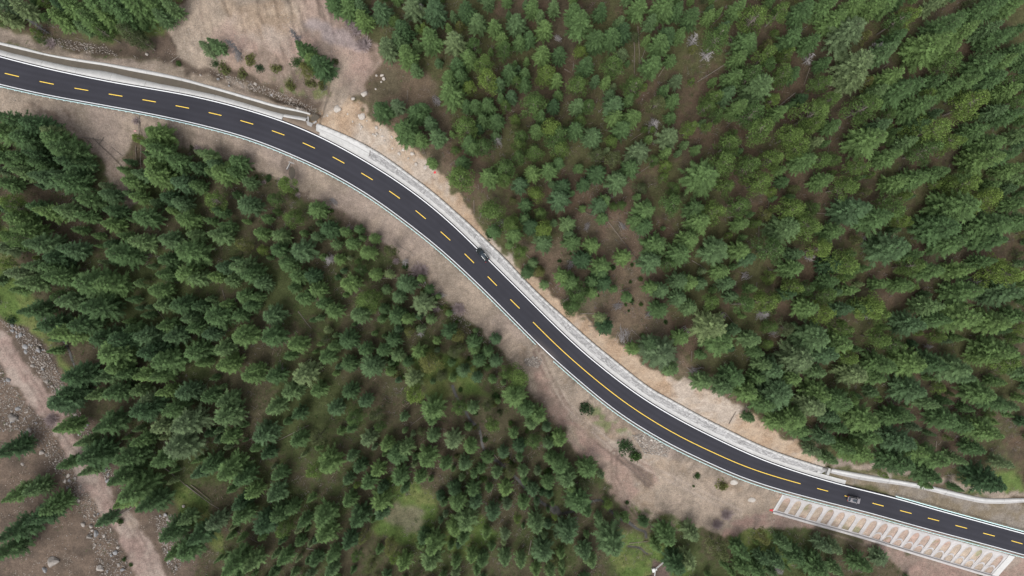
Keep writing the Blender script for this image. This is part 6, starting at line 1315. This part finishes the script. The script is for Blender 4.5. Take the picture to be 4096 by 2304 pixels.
# ------------------------------------------------------------------ cars
def car(label, px, py, yaw, L, W, Hh, paint, roofmat, dz=.06, rails=True, ground_z=None):
    w = onplane([(px, py)], dz + .8)[0]; s_, d_ = sd(w[0:1], w[1:2]); z = plane(*w) + (dz if ground_z is None else 0)
    if ground_z is not None: w = at(px, py)[0][:2]; z = float(sample(GZ, w[0:1], w[1:2])[0]) + .02
    root = link('car', None, None, (w[0], w[1], z)); tag(root, label, 'car')
    nx, ny = A_, B_; up = Vector((-nx, -ny, 1)).normalized(); f = Vector((math.cos(yaw), math.sin(yaw), 0)); f = (f - up * f.dot(up)).normalized(); r = f.cross(up)
    root.rotation_euler = Matrix(((f.x, -r.x, up.x), (f.y, -r.y, up.y), (f.z, -r.z, up.z))).to_euler()
    hl, hw = L / 2, W / 2
    # lower body: (x, half width, sill z, shoulder z, top z)
    st_ = [(-hl, hw * .80, .50, .80, .86), (-hl + .12, hw * .93, .36, .86, .98), (-hl + .5, hw * .99, .30, .92, 1.03), (-hl * .35, hw, .28, .93, 1.04), (hl * .10, hw, .28, .92, 1.03), (hl * .42, hw * .99, .28, .90, 1.02), (hl * .62, hw * .98, .29, .86, .99), (hl - .35, hw * .93, .31, .78, .90), (hl - .10, hw * .82, .36, .70, .80), (hl, hw * .66, .45, .62, .68)]
    k = 10; V = []
    for x, w_, a, b, c in st_:
        V += [(x, -w_ * .86, a), (x, -w_, a + .12), (x, -w_, b - .12), (x, -w_ * .965, b), (x, -w_ * .80, c), (x, w_ * .80, c), (x, w_ * .965, b), (x, w_, b - .12), (x, w_, a + .12), (x, w_ * .86, a)]
    F = [(i * k + j, i * k + (j + 1) % k, (i + 1) * k + (j + 1) % k, (i + 1) * k + j) for i in range(len(st_) - 1) for j in range(k)] + [tuple(range(k - 1, -1, -1)), tuple(range((len(st_) - 1) * k, len(st_) * k))]
    b = MB(); b.add(V, F); body = b.build('body', paint, root, smooth=False)
    # greenhouse
    xr0, xr1, xf1, xf0 = -hl + .16, -hl + .62, hl * .12, hl * .46; zb, zt = 1.02, Hh; wb, wt = hw * .86, hw * .68
    def quad(nm, P, m, par=root): q = MB(); q.add(P, [tuple(range(len(P)))]); return q.build(nm, m, par)
    quad('windshield', [(xf0, -wb * .92, zb), (xf0, wb * .92, zb), (xf1, wt * .98, zt - .04), (xf1, -wt * .98, zt - .04)], MT['glass'])
    quad('rear_window', [(xr0 + .02, wb * .9, zb + .02), (xr0 + .02, -wb * .9, zb + .02), (xr1, -wt * .96, zt - .05), (xr1, wt * .96, zt - .05)], MT['glass'])
    for sg in (-1, 1): quad('side_window', [(xr0 + .25, sg * wb, zb), (xf0 - .12, sg * wb, zb), (xf1 - .02, sg * wt, zt - .07), (xr1 + .03, sg * wt, zt - .07)][::sg], MT['glass'])
    q = MB(); n = 7; RV_ = []
    for i in range(n):
        t = i / (n - 1); x = xr1 - .10 + (xf1 + .06 - xr1 + .10) * t; h = zt + .05 * math.sin(math.pi * (.12 + .8 * t)) - .03; ww = wt * (1.0 + .03 * math.sin(math.pi * t)) + .03
        RV_ += [(x, -ww, h - .07), (x, -ww * .93, h - .01), (x, 0, h + .035), (x, ww * .93, h - .01), (x, ww, h - .07)]
    q.add(RV_, [(i * 5 + j, (i + 1) * 5 + j, (i + 1) * 5 + j + 1, i * 5 + j + 1) for i in range(n - 1) for j in range(4)]); roof = q.build('roof', paint, root, smooth=True)
    q = MB(); q.add([(x * .86 + .06, y * .70, z_ + .012) for x, y, z_ in RV_], [(i * 5 + j, (i + 1) * 5 + j, (i + 1) * 5 + j + 1, i * 5 + j + 1) for i in range(n - 1) for j in range(4)]); q.build('sunroof', roofmat, roof)
    for sg in (-1, 1):
        p_ = MB()
        for a_, b_ in (((xf0, wb * .95, zb), (xf1, wt, zt - .05)), ((xr0 + .1, wb * .97, zb), (xr1, wt, zt - .05)), ((0 - .1, wb, zb), (-.12, wt, zt - .05))): p_.tube([(a_[0], sg * a_[1], a_[2]), (b_[0], sg * b_[1], b_[2])], [.05, .045], 5)
        p_.build('pillar', paint, root)
        if rails: rb = MB(); rb.tube([(xr1 + .1, sg * wt * .93, zt + .05), (0, sg * wt * .96, zt + .09), (xf1 - .1, sg * wt * .93, zt + .05)], [.025, .025, .025], 5); rb.build('roof_rail', MT['chrome'], root)
        mi = MB(); mi.box((xf0 - .12, sg * (hw + .10), 1.06), (.16, .22, .16)); mi.build('mirror', paint, root)
        hlm = MB(); hlm.add([(hl - .36, sg * hw * .90, .84), (hl - .12, sg * hw * .80, .765), (hl - .06, sg * hw * .52, .76), (hl - .30, sg * hw * .58, .90), (hl - .36, sg * hw * .95, .74), (hl - .10, sg * hw * .84, .66), (hl - .015, sg * hw * .54, .66)], [(0, 1, 2, 3), (0, 4, 5, 1), (1, 5, 6, 2)]); hlm.build('headlight', MT['lamp_white'], root)
        tl = MB(); tl.box((-hl + .05, sg * hw * .74, .86), (.16, .34, .16)); tl.build('taillight', MT['lamp_red'], root)
        for x in (hl - .92, -hl + .88):
            wh = MB(); an = np.linspace(0, 6.2832, 19)[:-1]; R_ = .355
            wh.add([(x + R_ * math.cos(a), sg * (hw - .20), R_ + R_ * math.sin(a) - .0) for a in an] + [(x + R_ * math.cos(a), sg * (hw + .005), R_ + R_ * math.sin(a)) for a in an], [(i, (i + 1) % 18, 18 + (i + 1) % 18, 18 + i) for i in range(18)] + [tuple(range(18)), tuple(range(18, 36))]); wheel = wh.build('wheel', MT['tyre'], root)
            rm = MB(); rm.add([(x + .24 * math.cos(a), sg * (hw + .012), R_ + .24 * math.sin(a)) for a in an], [tuple(range(18))]); rm.build('rim', MT['chrome'], wheel)
    g_ = MB(); g_.box((hl - .02, 0, .60), (.06, W * .42, .16)); g_.build('grille', MT['black_plastic'], root)
    bp = MB(); bp.box((-hl + .02, 0, .55), (.12, W * .74, .2)); bp.build('rear_bumper', MT['black_plastic'], root)
    # shut line between bonnet and windshield, wipers
    q = MB(); q.box((xf0 + .04, 0, 1.02), (.07, W * .74, .03)); q.build('cowl', MT['black_plastic'], root)
    return root
car('black SUV parked half on the gutter beside the stone wall', 1930, 1018.7, math.radians(128.5), 4.85, 1.93, 1.72, MT['paint_dark'], MT['glass'])
car('silver car with dark roof on the centre dashes above the arched slope', 3415.6, 1999.7, math.radians(-14.5), 4.35, 1.84, 1.60, MT['paint_silver'], MT['glass'])
car('dark blue car standing by the white gate at the forest edge', 2601, 2329, math.radians(94), 4.5, 1.82, 1.55, MT['paint_blue'], MT['glass'], ground_z=1, rails=False)

# ------------------------------------------------------------------ white gate and odds and ends
fen = link('gate_fence', None); tag(fen, 'angled white railing gate with two posts at the forest edge', 'fence')
FP = [(2682, 2241), (2655, 2243), (2620, 2273), (2616, 2306), (2613, 2340)]; FW = at(np.array([p[0] for p in FP]), np.array([p[1] for p in FP]))
for a, b in zip(FW[:-1], FW[1:]):
    for hgt in (.35, .72, 1.1):
        mb = MB(); mb.tube([(a[0], a[1], a[2] + hgt), (b[0], b[1], b[2] + hgt)], [.05, .05], 5); mb.build('rail', MT['fence_white'], fen)
for a in FW:
    mb = MB(); mb.box((a[0], a[1], a[2] + .55), (.16, .16, 1.5)); mb.box((a[0], a[1], a[2] + 1.32), (.24, .24, .08)); mb.build('post', MT['fence_white'], fen)
def crate(px, py, sx, sy, sz, m, name, lab, cat, rz):
    p = at(px, py)[0]; z = float(sample(GZ, p[0:1], p[1:2])[0]); root = link(name, None, None, (p[0], p[1], z - .03), (0, 0, rz)); mb = MB(); mb.box((0, 0, sz / 2), (sx, sy, sz), taper=.96); mb.build('body', m, root); lb = MB(); lb.box((0, 0, sz + .03), (sx * 1.05, sy * 1.05, .07), taper=.94); lb.build('lid', m, root); tag(root, lab, cat)
crate(2613, 2279, .95, 1.15, .8, MT['fence_white'], 'storage_box', 'large white box beside the gate post', 'box', .25)
crate(2625, 2277, .35, .5, .4, MT['fence_white'], 'storage_box', 'small white box inside the gate', 'box', .6); crate(2660.5, 2249, .3, .6, .4, MT['fence_white'], 'storage_box', 'narrow white box at the far gate post', 'box', .9)
def cloth(px, py, sx, sy, m, lab, seed, rz, hgt=.35):
    r_ = np.random.default_rng(seed); p = at(px, py)[0]; n = 10; u = np.linspace(-.5, .5, n); X, Y = np.meshgrid(u * sx, u * sy); X = X + r_.normal(size=X.shape) * .05; Y = Y * (1 + .4 * np.sin(X * 3)) ; c, s_ = math.cos(rz), math.sin(rz)
    WX, WY = p[0] + c * X - s_ * Y, p[1] + s_ * X + c * Y; Z = sample(GZ, WX, WY) + .04 + hgt * fbm(X, Y, .5, seed) * np.exp(-((X / sx) ** 2 + (Y / sy) ** 2) * 4); i = np.arange(n * n).reshape(n, n)
    ob = link('cloth', mesh('cloth', np.stack([WX.ravel() - p[0], WY.ravel() - p[1], Z.ravel() - p[2]], 1), np.stack([i[:-1, :-1].ravel(), i[:-1, 1:].ravel(), i[1:, 1:].ravel(), i[1:, :-1].ravel()], 1), m, smooth=True), None, tuple(p)); md = ob.modifiers.new('thick', 'SOLIDIFY'); md.thickness = .02; tag(ob, lab, 'cloth')
cloth(3089, 2041, 1.7, .9, MT['red_cloth'], 'crumpled red cloth at the corner of the arched slope', 3, -.1)
cloth(1739, 690, .7, .6, MT['red_cloth'], 'scrap of red cloth on the rim of the orange cut', 5, .4); cloth(540, 524, .6, .4, MT['pink_cloth'], 'scrap of pink cloth below the road shoulder', 6, .2)
def heap(px, py, r, hgt, lab, seed):
    p = at(px, py)[0]; n = 18; u = np.linspace(-1.15, 1.15, n); X, Y = np.meshgrid(u * r, u * r * .75); q = np.hypot(X / r, Y / (r * .75)) + .35 * (fbm(X + seed, Y, 1.0, seed) - .5); WX, WY = p[0] + X, p[1] + Y
    Z = sample(GZ, WX, WY) + np.where(q < 1, hgt * (1 - q ** 2) + .05, -.25); i = np.arange(n * n).reshape(n, n)
    tag(link('sand_heap', mesh('sand_heap', np.stack([X.ravel(), Y.ravel(), Z.ravel() - p[2]], 1), np.stack([i[:-1, :-1].ravel(), i[:-1, 1:].ravel(), i[1:, 1:].ravel(), i[1:, :-1].ravel()], 1), MT['pale_sand'], smooth=True), None, tuple(p)), lab, 'sand heap')
heap(3006, 2000, 1.25, .5, 'small round heap of pale sand on the churned earth', 3); heap(2936, 1930, 1.3, .4, 'whitish sand heap beside the olive shrub', 8)
mb = MB(); 
for k in range(3):
    root = link('plank', None); P = at(np.array([3118., 3133. + 2 * k]), np.array([1978. - 3 * k, 1971. + 2 * k])); mb = MB(); mb.tube([P[0] + [0, 0, .1], P[1] + [0, 0, .12 + .1 * k]], [.09, .07], 4); bpy.data.objects.remove(root)
    tag(mb.build('plank', MT['plank']), 'brown timber plank left beside the guardrail at the arched slope', 'plank', 'timber planks by the arched slope')
